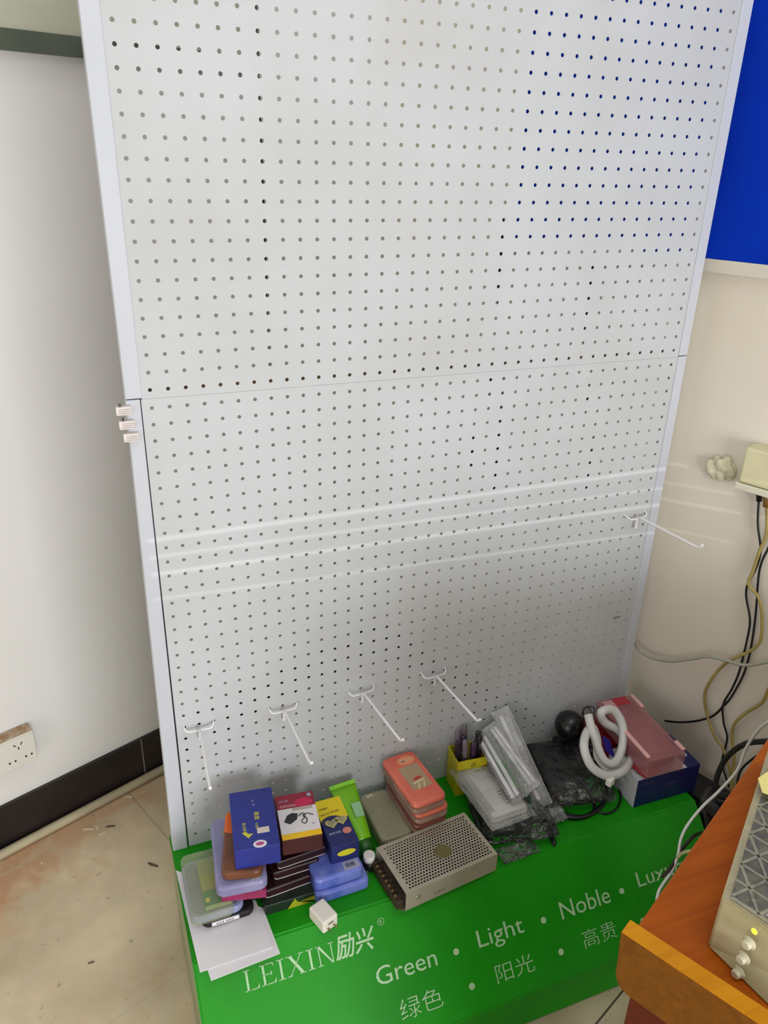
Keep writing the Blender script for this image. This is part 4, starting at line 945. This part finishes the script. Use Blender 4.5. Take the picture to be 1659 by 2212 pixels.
# white coiled hose
def hp(x, y, dy=0.0):
    s = (y - 1530)/150; return hy(x, y, -0.100 - 0.085*s + dy)
b = new()
path = [(1270, 1543, 0), (1283, 1590, -.004), (1303, 1640, -.004), (1326, 1648, -.002), (1343, 1618, 0), (1345, 1568, 0), (1325, 1534, 0), (1299, 1538, 0), (1306, 1560, .010), (1338, 1580, .014), (1366, 1620, .006), (1351, 1660, -.004), (1315, 1676, -.010), (1279, 1657, -.012), (1262, 1617, -.012), (1266, 1585, .002), (1280, 1572, .014), (1290, 1600, .018), (1292, 1635, .014), (1318, 1660, .008), (1350, 1640, .012)]
add_tube(b, [hp(x, y, dy) for x, y, dy in path], 0.0086, 12, 6)
tag(obj('coiled_hose', b, mat('translucent_white_hose', (216, 216, 214), 0.35)), 'thick white plastic hose knotted into loops beside the pink box', 'hose')
b = new(); add_box(b, V(hp(1318, 1688, -0.012)), (0.016, 0.012, 0.016), 0.4, 0.002); tag(obj('hose_plug', b, M_white), 'small white plug below the knotted hose', 'plug')
# blue and white box
t = thing('carton', 'navy and white carton at the right end of the plinth', 'carton', (0.916, -0.164, TOP), math.radians(-1.5))
w, d, h = 0.152, 0.096, 0.071
b = new(); add_box(b, (0, 0, h/2), (w, d, h), 0, 0.0008); bx = obj('body', b, mat('navy_gloss_card', (20, 22, 88), 0.35, var=0.1, scale=12), t, local=True)
b = new(); add_box(b, (-w/2-0.0003, 0, h/2), (0.0006, d*0.99, h*0.99)); obj('printed_panel', b, mat('grey_white_card', (196, 196, 200), 0.5, var=0.08, scale=20), bx, local=True)
decal(bx, 'printed_panel', -w*0.5, w*0.28, -d*0.495, d*0.495, h, mat('grey_white_card', (196, 196, 200), 0.5))
pt(bx, '光纤配件', -w*0.46, -d*0.42+0.012, 0.026, 0.006, mat('grey_ink', (96, 96, 100), 0.5), h+0.0006, -0.9)
b = new(); disc(b, w*0.41, -d*0.16, h+0.0001, 0.005, 0.005); obj('round_print', b, M_pale, bx, local=True)
for s_, x, z, ww in (('COMMTEL', -w*0.44, h*0.78, 0.032), ('HICMS', -w*0.02, h*0.52, 0.026)):
    b = text_bm(s_, ww, 0.0045 if ww > 0.03 else 0.007); place(b, Matrix.Translation((x, -d/2-0.0004, z)) @ Matrix.Rotation(math.pi/2, 4, 'X')); obj('print', b, mat('dim_blue_print', (96, 96, 140), 0.5), bx, local=True)
b = text_bm('ABC', 0.03, 0.008); place(b, Matrix.Translation((-w/2-0.0008, d*0.1, h*0.62)) @ Matrix.Rotation(-math.pi/2, 4, 'Z') @ Matrix.Rotation(math.pi/2, 4, 'X')); obj('print', b, mat('grey_ink', (96, 96, 100), 0.5), bx, local=True)
# maroon carton behind and a violet one seen through the hose
b = new(); add_box(b, (0.872, -0.058, TOP+0.035), (0.075, 0.09, 0.07), math.radians(-12), 0.001); tag(obj('carton', b, mat('crimson_card', (140, 24, 34), 0.4, var=0.15, scale=20)), 'crimson carton standing behind the knotted hose', 'carton')
b = new(); q = [hp(1302, 1590, 0.022), hp(1318, 1600, 0.022), hp(1330, 1640, 0.022), hp(1308, 1622, 0.022)]; add_prism(b, q, (0.0, 0.003, 0)); tag(obj('card_scrap', b, mat('violet_card', (52, 40, 150), 0.4)), 'violet card showing through the loops of the white hose', 'card')
# red sachet on the box
b = new(); p = hz(1398, 1660, 0.075); crumple(b, (p[0]-0.004, p[1]+0.012, TOP+h+0.0055), (0.045, 0.062, 0.010), 0.003, 61, R=Matrix.Rotation(math.radians(8), 3, 'Z'), cuts=7, freq=60)
sct = obj('sachet', b, mat('red_foil', (150, 16, 24), 0.25, var=0.3, vcol=(190, 60, 64), scale=40)); tag(sct, 'glossy red sachet lying on the navy and white carton', 'sachet')
# pink clear box
r = rect([(1287, 1515), (1366, 1498), (1480, 1626), (1405, 1642)], 0.128)
t = thing('clear_box', 'pink tinted clear box with pale ribs on top of the navy and white carton', 'plastic box', (r[0], r[1], TOP + 0.0825), r[2])
w, d, h2 = r[3], r[4], 0.045
b = new(); add_box(b, (0, 0, h2/2), (w, d, h2), 0, 0.003); obj('shell', b, mat('rose_clear_plastic', (196, 128, 132), 0.15, alpha=0.5, var=0.1, scale=9), t, local=True)
b = new(); add_box(b, (0, 0.01, h2*0.42), (w*0.9, d*0.86, h2*0.7)); obj('contents', b, mat('rose_contents', (158, 108, 112), 0.6, var=0.15, scale=14), t, local=True)
for k, (x, y0_, y1_) in enumerate(((-w*0.47, -d*0.47, d*0.10), (w*0.47, d*0.25, d*0.47), (w*0.47, -d*0.47, -d*0.33))):
    b = new(); add_box(b, (x, (y0_+y1_)/2, h2+0.002), (0.008, y1_-y0_, 0.005), 0, 0.0015); obj('rib', b, mat('pink_rib', (232, 178, 176), 0.3), t, local=True)
decal(t, 'print', -w*0.4, -w*0.12, d*0.30, d*0.47, h2, mat('rose_print', (200, 150, 150), 0.4)); decal(t, 'print', -w*0.1, w*0.30, d*0.36, d*0.49, h2, mat('crimson_print', (176, 46, 60), 0.4))

# black power strip behind the right end of the plinth
b = new(); p = onR(1540, 1735, 0.11); add_box(b, (1.03, -0.225, TOP - 0.03), (0.07, 0.17, 0.045), math.radians(20), 0.006); tag(obj('power_strip', b, M_blk_m), 'black power strip wedged between plinth end and right wall', 'power strip')

# ================================================================== cables on the right wall
def wcable(pts, r, m, label, off=0.012, name='wall_cable'):
    b = new(); o_ = off if isinstance(off, (list, tuple)) else [off]*len(pts)
    add_tube(b, [onR(x, y, o_[i]) for i, (x, y) in enumerate(pts)], r, 8, 6); return tag(obj(name, b, m), label, 'cable')
M_cy = mat('yellowed_cable', (176, 156, 88), 0.45, var=0.15, scale=20); M_cg = mat('grey_cable', (168, 166, 150), 0.4); M_cw = mat('white_cable', (222, 222, 216), 0.35); M_cc2 = mat('cream_cable', (222, 206, 160), 0.4)
wcable([(1640, 1066), (1637, 1130), (1643, 1190), (1632, 1230), (1615, 1262), (1612, 1290), (1620, 1340), (1613, 1385), (1597, 1450), (1580, 1490), (1562, 1522), (1563, 1560), (1571, 1592), (1566, 1618), (1560, 1650), (1575, 1700)], 0.0021, M_black, 'thin black cable dropping from the cream wall box, left of the yellowed one')
wcable([(1675, 1150), (1659, 1185), (1645, 1215), (1638, 1250), (1632, 1330), (1622, 1400), (1612, 1440), (1600, 1470), (1580, 1505), (1565, 1524)], 0.0021, M_black, 'thin black cable entering from the right edge and joining the other at the bottom', 0.008)
wcable([(1436, 1557), (1465, 1560), (1500, 1558), (1535, 1549), (1556, 1533), (1566, 1516)], 0.0024, M_black, 'short black cable running level behind the pink box', 0.016)
wcable([(1656, 1076), (1656, 1150), (1641, 1190), (1626, 1235), (1617, 1262), (1638, 1290), (1646, 1330), (1642, 1385), (1617, 1408), (1590, 1420), (1560, 1440), (1540, 1463), (1524, 1492), (1523, 1522), (1532, 1560), (1546, 1595), (1564, 1622), (1580, 1680), (1585, 1715)], 0.0031, M_cy, 'long yellowed cable looping down from the cream wall box', 0.017)
wcable([(1685, 1440), (1659, 1492), (1646, 1518), (1612, 1540), (1586, 1565), (1582, 1600), (1586, 1640), (1580, 1700), (1578, 1730)], 0.0034, M_cy, 'yellowed cable curving in from the right edge above the desk', 0.022)
wcable([(1369, 1382), (1382, 1405), (1410, 1421), (1450, 1428), (1495, 1423), (1530, 1418), (1570, 1427), (1610, 1437), (1659, 1429), (1720, 1410)], 0.0034, M_cg, 'grey cable sagging across the right wall from behind the rack', 0.024)
wcable([(1700, 1590), (1659, 1618), (1625, 1640), (1600, 1665), (1592, 1700), (1594, 1730)], 0.0024, M_blk_m, 'thin dark cable bowed just above the desk edge', 0.03)
# thick black cable and adapters tangle
def dcable(pts, r, m, label, name='loose_cable'):
    b = new(); add_tube(b, [ad(x, y, q) for x, y, q in pts], r, 10, 6); return tag(obj(name, b, m), label, 'cable')
dcable([(1720, 1596, 1.32), (1659, 1601, 1.42), (1610, 1607, 1.50), (1572, 1634, 1.56), (1551, 1672, 1.60), (1544, 1712, 1.62), (1546, 1742, 1.63)], 0.0048, M_blk_m, 'thick black cable arching from the desk down to the black plug')
dcable([(1552, 1720, 1.585), (1580, 1715, 1.55), (1610, 1718, 1.50)], 0.0045, M_blk_m, 'short thick black cable pointing right from the plug')
dcable([(1520, 1742, 1.60), (1526, 1765, 1.60), (1530, 1792, 1.61), (1528, 1830, 1.64)], 0.005, M_blk_m, 'thick black cable hanging below the plug at the plinth end')
t = thing('black_plug', 'black plug with tangled stubs at the right end of the green plinth', 'plug', ad(1540, 1740, 1.60))
b = new(); c = V(ad(1540, 1735, 1.61)); add_box(b, c, (0.046, 0.04, 0.034), 0.5, 0.008, seg=3); obj('body', b, M_black, t)
b = new(); add_tube(b, [ad(1550, 1728, 1.59), ad(1570, 1732, 1.58), ad(1584, 1734, 1.57)], 0.006, 8, 4); add_tube(b, [ad(1546, 1744, 1.60), ad(1552, 1758, 1.60)], 0.006, 8, 1); obj('stub', b, M_black, t)
dcable([(1720, 1530, 1.25), (1659, 1560, 1.36), (1633, 1583, 1.42), (1610, 1620, 1.47), (1592, 1665, 1.50), (1552, 1710, 1.53), (1518, 1742, 1.54), (1487, 1780, 1.54), (1471, 1812, 1.54), (1464, 1850, 1.55), (1450, 1884, 1.56), (1432, 1910, 1.55), (1421, 1932, 1.54), (1416, 1975, 1.55)], 0.0025, M_cw, 'white cable crossing in front of the green plinth and up past the desk')
dcable([(1464, 1852, 1.545), (1476, 1842, 1.50), (1500, 1838, 1.42), (1535, 1845, 1.26), (1572, 1848, 1.165)], 0.0026, M_cc2, 'cream cable reaching from the white one onto the orange desk')
dcable([(1430, 1895, 1.56), (1450, 1872, 1.555), (1475, 1832, 1.56), (1500, 1806, 1.56), (1522, 1798, 1.50), (1545, 1806, 1.30), (1580, 1820, 1.185)], 0.0028, mat('dark_brown_cable', (40, 24, 14), 0.4), 'dark cable creeping along the desk edge over the green plinth')

# wall junction box and putty lump
v0 = (hn(1612, 965, COR - nR*0.04, nR) - COR) @ dR; z1b = hn(1612, 965, COR-nR*0.04, nR)[2]; z0b = hn(1608, 1060, COR-nR*0.04, nR)[2]
def box_R(v0, v1, z0, z1, t0, t1, bev=0.002):
    b = new(); a = COR + dR*(v0+v1)/2 - nR*(t0+t1)/2; add_box(b, (a[0], a[1], (z0+z1)/2), (abs(v1-v0), abs(t1-t0), z1-z0), math.atan2(dR[1], dR[0]), bev); return b
t = thing('junction_box', 'cream plastic box on the right wall with cables below', 'wall box', COR + dR*(v0+0.07) + np.array([0, 0, z0b]))
obj('cover', box_R(v0, v0+0.16, z0b+0.014, z1b, 0.0, 0.042, 0.004), mat('cream_plastic', (218, 212, 172), 0.4, var=0.06), t)
obj('base', box_R(v0-0.004, v0+0.164, z0b, z0b+0.013, 0.0, 0.044, 0.002), mat('cream_white', (222, 218, 198), 0.4), t)
b = new(); add_tube(b, [onR(1640, 1052, 0.018), onR(1640, 1082, 0.014)], 0.0055, 8, 1); obj('connector', b, M_black, t)
b = new(); add_tube(b, [onR(1657, 1062, 0.022), onR(1656, 1094, 0.018)], 0.0065, 8, 1); obj('connector', b, mat('amber_connector', (130, 96, 40), 0.4), t)
b = new(); p = V(onR(1556, 1015, 0.010)); bmesh.ops.create_icosphere(b, subdivisions=4, radius=1.0)
kk = rs.randn(5, 3)*4.2; ph = rs.rand(5)*6
for v in b.verts:
    q = np.array(v.co); dd = 1 + 0.42*sum(np.sin(kk[i] @ q + ph[i]) for i in range(5))/2.2 + 0.08*abs(math.sin(9*q[0]+5*q[2]))
    v.co = Vector((v.co.x*0.010, v.co.y*0.024, v.co.z*0.019))*dd; v.co.rotate(Matrix.Rotation(A22, 3, 'Z')); v.co += p
tag(obj('putty_lump', b, mat('pale_putty', (214, 208, 180), 0.7, bump=0.3, scale=50), smooth=True), 'crumpled pale lump stuck on the right wall beside the cream box', 'putty')
# small nail on the board
b = new(); add_tube(b, [hy(1325, 1336, -0.002), hy(1331, 1334, -0.006), hy(1340, 1332, -0.010)], 0.0012, 6, 1); tag(obj('nail', b, mat('nail_steel', (110, 104, 96), 0.4, 0.5)), 'small grey nail stuck in the lower right of the pegboard', 'nail')

# ================================================================== desk
def wood(name, c1, c2, sc=6.0, rough=0.38, rot=0.0):
    m = bpy.data.materials.new(name); m.use_nodes = True; nt = m.node_tree; L = nt.links; b = nt.nodes['Principled BSDF']; b.inputs['Roughness'].default_value = rough; b.inputs['Specular IOR Level'].default_value = 0.18
    tc = nt.nodes.new('ShaderNodeTexCoord'); mp = nt.nodes.new('ShaderNodeMapping'); mp.inputs['Rotation'].default_value = (0, 0, rot); mp.inputs['Scale'].default_value = (1.2, 14, 14)
    n = nt.nodes.new('ShaderNodeTexNoise'); n.inputs['Scale'].default_value = sc; n.inputs['Detail'].default_value = 7; n.inputs['Distortion'].default_value = 0.6
    r = nt.nodes.new('ShaderNodeValToRGB'); r.color_ramp.elements[0].position = 0.3; r.color_ramp.elements[1].position = 0.75; r.color_ramp.elements[0].color = lin(c1); r.color_ramp.elements[1].color = lin(c2)
    L.new(tc.outputs['Object'], mp.inputs['Vector']); L.new(mp.outputs['Vector'], n.inputs['Vector']); L.new(n.outputs['Fac'], r.inputs['Fac']); L.new(r.outputs['Color'], b.inputs['Base Color']); return m
ZD = -0.80; AD = math.radians(26.3); du = np.array([math.cos(AD), math.sin(AD), 0]); dv = np.array([math.sin(AD), -math.cos(AD), 0])
D0 = np.array([0.349, -0.7285, 0.0])          # near left corner of the desk top
desk = thing('desk', 'orange wooden desk at the lower right corner of the photo', 'desk', D0 + du*0.3 + dv*0.4 + np.array([0, 0, ZF]))
def dbox(u0, u1, v0, v1, z0, z1, bev=0.002, seg=2):
    b = new(); c = D0 + du*(u0+u1)/2 + dv*(v0+v1)/2; add_box(b, (c[0], c[1], (z0+z1)/2), (u1-u0, v1-v0, z1-z0), AD, bev, seg=seg); return b
M_w1 = wood('orange_veneer', (176, 88, 10), (150, 70, 8)); M_w2 = wood('honey_wood_edge', (204, 138, 14), (186, 118, 10), 8, 0.5); M_w3 = wood('red_brown_panel', (94, 32, 8), (76, 24, 8))
LU = 0.62; LV = 0.85
obj('desk_top', dbox(-0.0135, LU, 0, LV, ZD-0.022, ZD, 0.002), M_w1, desk)
# end rail: honey edge on top, rounded lower corner
b = new(); R0, zr1, zr0 = 0.022, ZD + 0.020, ZD - 0.052
poly = [(-0.014, zr1), (LV, zr1), (LV, zr0)]
for k in range(7):
    a = math.radians(270 - 15*k); poly.append((-0.010 + R0*0.7 + R0*0.7*math.cos(a)*1.0, zr0 + R0*0.7 + R0*0.7*math.sin(a)))
pts = [D0 + du*(-0.034) + dv*(v_ + 0.010) + np.array([0, 0, z_]) for v_, z_ in poly]
add_prism(b, pts, du*0.019); bmesh.ops.bevel(b, geom=[e_ for e_ in b.edges], offset=0.001, segments=1, affect='EDGES')
rail = obj('end_rail', b, wood('brown_wood_face', (122, 74, 8), (102, 58, 6), 8, 0.5, 1.57), desk)
b = new(); q = [D0 + du*(-0.034+k) + dv*(v_ + 0.010) + np.array([0, 0, zr1]) for k, v_ in ((0.0008, -0.013), (0.0182, -0.013), (0.0182, LV-.001), (0.0008, LV-.001))]; add_prism(b, q, (0, 0, 0.0012)); obj('edge_band', b, M_w2, rail)
obj('end_panel', dbox(-0.0135, 0.006, 0.012, LV-0.02, ZF, ZD-0.022, 0.001), M_w3, desk)
obj('end_panel', dbox(LU-0.02, LU, 0.004, LV-0.02, ZF, ZD-0.022, 0.001), M_w3, desk)
obj('modesty_panel', dbox(0.02, LU-0.02, 0.30, 0.316, ZF+0.20, ZD-0.022, 0.001), M_w3, desk)

# device on the desk, wrapped in clear film
bl = hit(1529, 2045, 2, ZD); bf = hit(1595, 2110, 2, ZD); hd = 0.066
tl = hit(1558, 1942, 2, ZD+hd); tf = hit(1659, 2010, 2, ZD+hd); tk = hit(1640, 1680, 2, ZD+hd)
fd = (tf - tl)/np.linalg.norm(tf - tl); bk = (tk - tl)/np.linalg.norm(tk - tl)
bfd = (bf - bl)/np.linalg.norm(bf - bl)
WF, LB = 0.17, 0.30
tA, tB = tl, tl + fd*WF; tC, tD = tB + bk*LB, tl + bk*LB
bA, bB = bl, bl + bfd*WF; bC, bD = np.array([tC[0], tC[1], ZD]), np.array([tD[0], tD[1], ZD])
for q in (bA, bB): q[2] = ZD
t = thing('desk_instrument', 'cream box device with three knobs and a lattice top on the desk', 'device', (bA + bB + bC + bD)/4)
b = new(); vs = [b.verts.new(V(p_)) for p_ in (bA, bB, bC, bD, tA, tB, tC, tD)]
for f in ((0, 1, 2, 3), (7, 6, 5, 4), (0, 4, 5, 1), (1, 5, 6, 2), (2, 6, 7, 3), (3, 7, 4, 0)): b.faces.new([vs[i] for i in f])
bmesh.ops.recalc_face_normals(b, faces=b.faces[:]); bmesh.ops.bevel(b, geom=b.edges[:], offset=0.002, segments=2, affect='EDGES')
body = obj('case', b, mat('aged_cream_case', (186, 176, 138), 0.45, var=0.12, vcol=(168, 158, 122), scale=12), t)
# lattice grille
def tp(f_, k_): return tA + fd*f_ + bk*k_
b = new(); add_prism(b, [tp(0.007, 0.008) + [0, 0, .0002], tp(WF-0.006, 0.008) + [0, 0, .0002], tp(WF-0.006, LB-0.03) + [0, 0, .0002], tp(0.007, LB-0.03) + [0, 0, .0002]], (0, 0, 0.0006)); gr = obj('vent', b, mat('vent_grey', (118, 112, 98), 0.6, var=0.25, scale=40), t)
b = new(); S_ = 0.026
def rib(p, q, w_=0.0026):
    p = np.array(p); q = np.array(q); dd = q - p; Ln = np.linalg.norm(dd)
    if Ln < 0.003: return
    nn_ = np.array([-dd[1], dd[0], 0])/Ln*w_/2; add_prism(b, [p - nn_, q - nn_, q + nn_, p + nn_], (0, 0, 0.0016))
j = 0; k_ = 0.008
while k_ < LB - 0.04:
    rib(tp(0.007, k_) + [0, 0, .001], tp(WF-0.006, k_) + [0, 0, .001])
    f_ = 0.007 - (S_/2 if j % 2 else 0); kn = k_ + S_*0.86
    while f_ < WF - 0.006:
        if f_ >= 0.005:
            g_ = f_ + S_/2
            if g_ < WF-0.006: rib(tp(f_, k_) + [0, 0, .001], tp(g_, kn) + [0, 0, .001])
            g_ = f_ - S_/2
            if g_ > 0.006: rib(tp(f_, k_) + [0, 0, .001], tp(g_, kn) + [0, 0, .001])
        f_ += S_
    k_ = kn; j += 1
obj('lattice', b, mat('lattice_grey', (172, 168, 148), 0.5), gr)
fn = np.cross(tf - bA, bB - bA); fn /= np.linalg.norm(fn)
if fn @ (CAM - bA) < 0: fn = -fn
def onF(x, y): return hn(x, y, bA, np.cross(bB - bA, tA - bA)/np.linalg.norm(np.cross(bB - bA, tA - bA)))
fN = np.cross(bB - bA, tA - bA); fN /= np.linalg.norm(fN)
if fN @ (CAM - bA) < 0: fN = -fN
for x, y in ((1620, 2036), (1608, 2068), (1597, 2099)):
    b = new(); add_lathe(b, [(0.0062, 0), (0.0062, 0.001), (0.0044, 0.0012), (0.0042, 0.006), (0.0034, 0.007)], frame_to(onF(x, y), fN), 20); obj('knob', b, mat('knob_cream', (206, 200, 170), 0.35), t)
b = new(); add_lathe(b, [(0.0028, 0), (0.0028, 0.001), (0.0015, 0.002)], frame_to(onF(1631, 2011) + fN*0.0005, fN), 12); obj('indicator_light', b, mat('lit_indicator', (240, 255, 60), 0.3, emit=1.2), t)
# clear film round the device
b = new(); c = (tA + tC)/2; 
crumple(b, (bA + bfd*0.055 + np.array([0, 0, 0.02]) + bfd*0.03) + fN*0.006, (0.016, 0.17, 0.05), 0.010, 71, R=Matrix.Rotation(math.atan2(bfd[1], bfd[0]) - math.pi/2, 3, 'Z'), cuts=9, freq=70)
b.free()
b = new(); nx_, ny_ = 26, 34; grid = []
for i in range(ny_ + 1):
    row = []
    for jx in range(nx_ + 1):
        p = tp(WF*jx/nx_, -0.002 + (LB+0.004)*i/ny_) + np.array([0, 0, 0.004 + 0.003*abs(math.sin(jx*0.9 + i*0.37 + 1.3*math.sin(i*0.5))) + 0.0012*rs.rand()])
        row.append(b.verts.new(V(p)))
    grid.append(row)
for i in range(ny_):
    for jx in range(nx_): b.faces.new((grid[i][jx], grid[i][jx+1], grid[i+1][jx+1], grid[i+1][jx]))
obj('film_wrap', b, clear('device_film', (220, 216, 196), 0.05, 0.1, 0.4), t)
# yellow paper note on the device
b = new(); q = [ad(1638, 1665, 1), ]; Z = ZD + hd + 0.010
pp = [hit(x, y, 2, Z) for x, y in ((1637, 1683), (1659, 1668), (1700, 1690), (1690, 1730), (1646, 1712))]
add_prism(b, pp, (0, 0, 0.0015)); tag(obj('paper_note', b, mat('yellow_paper', (232, 220, 140), 0.6)), 'pale yellow paper lying on the lattice top of the device', 'paper')
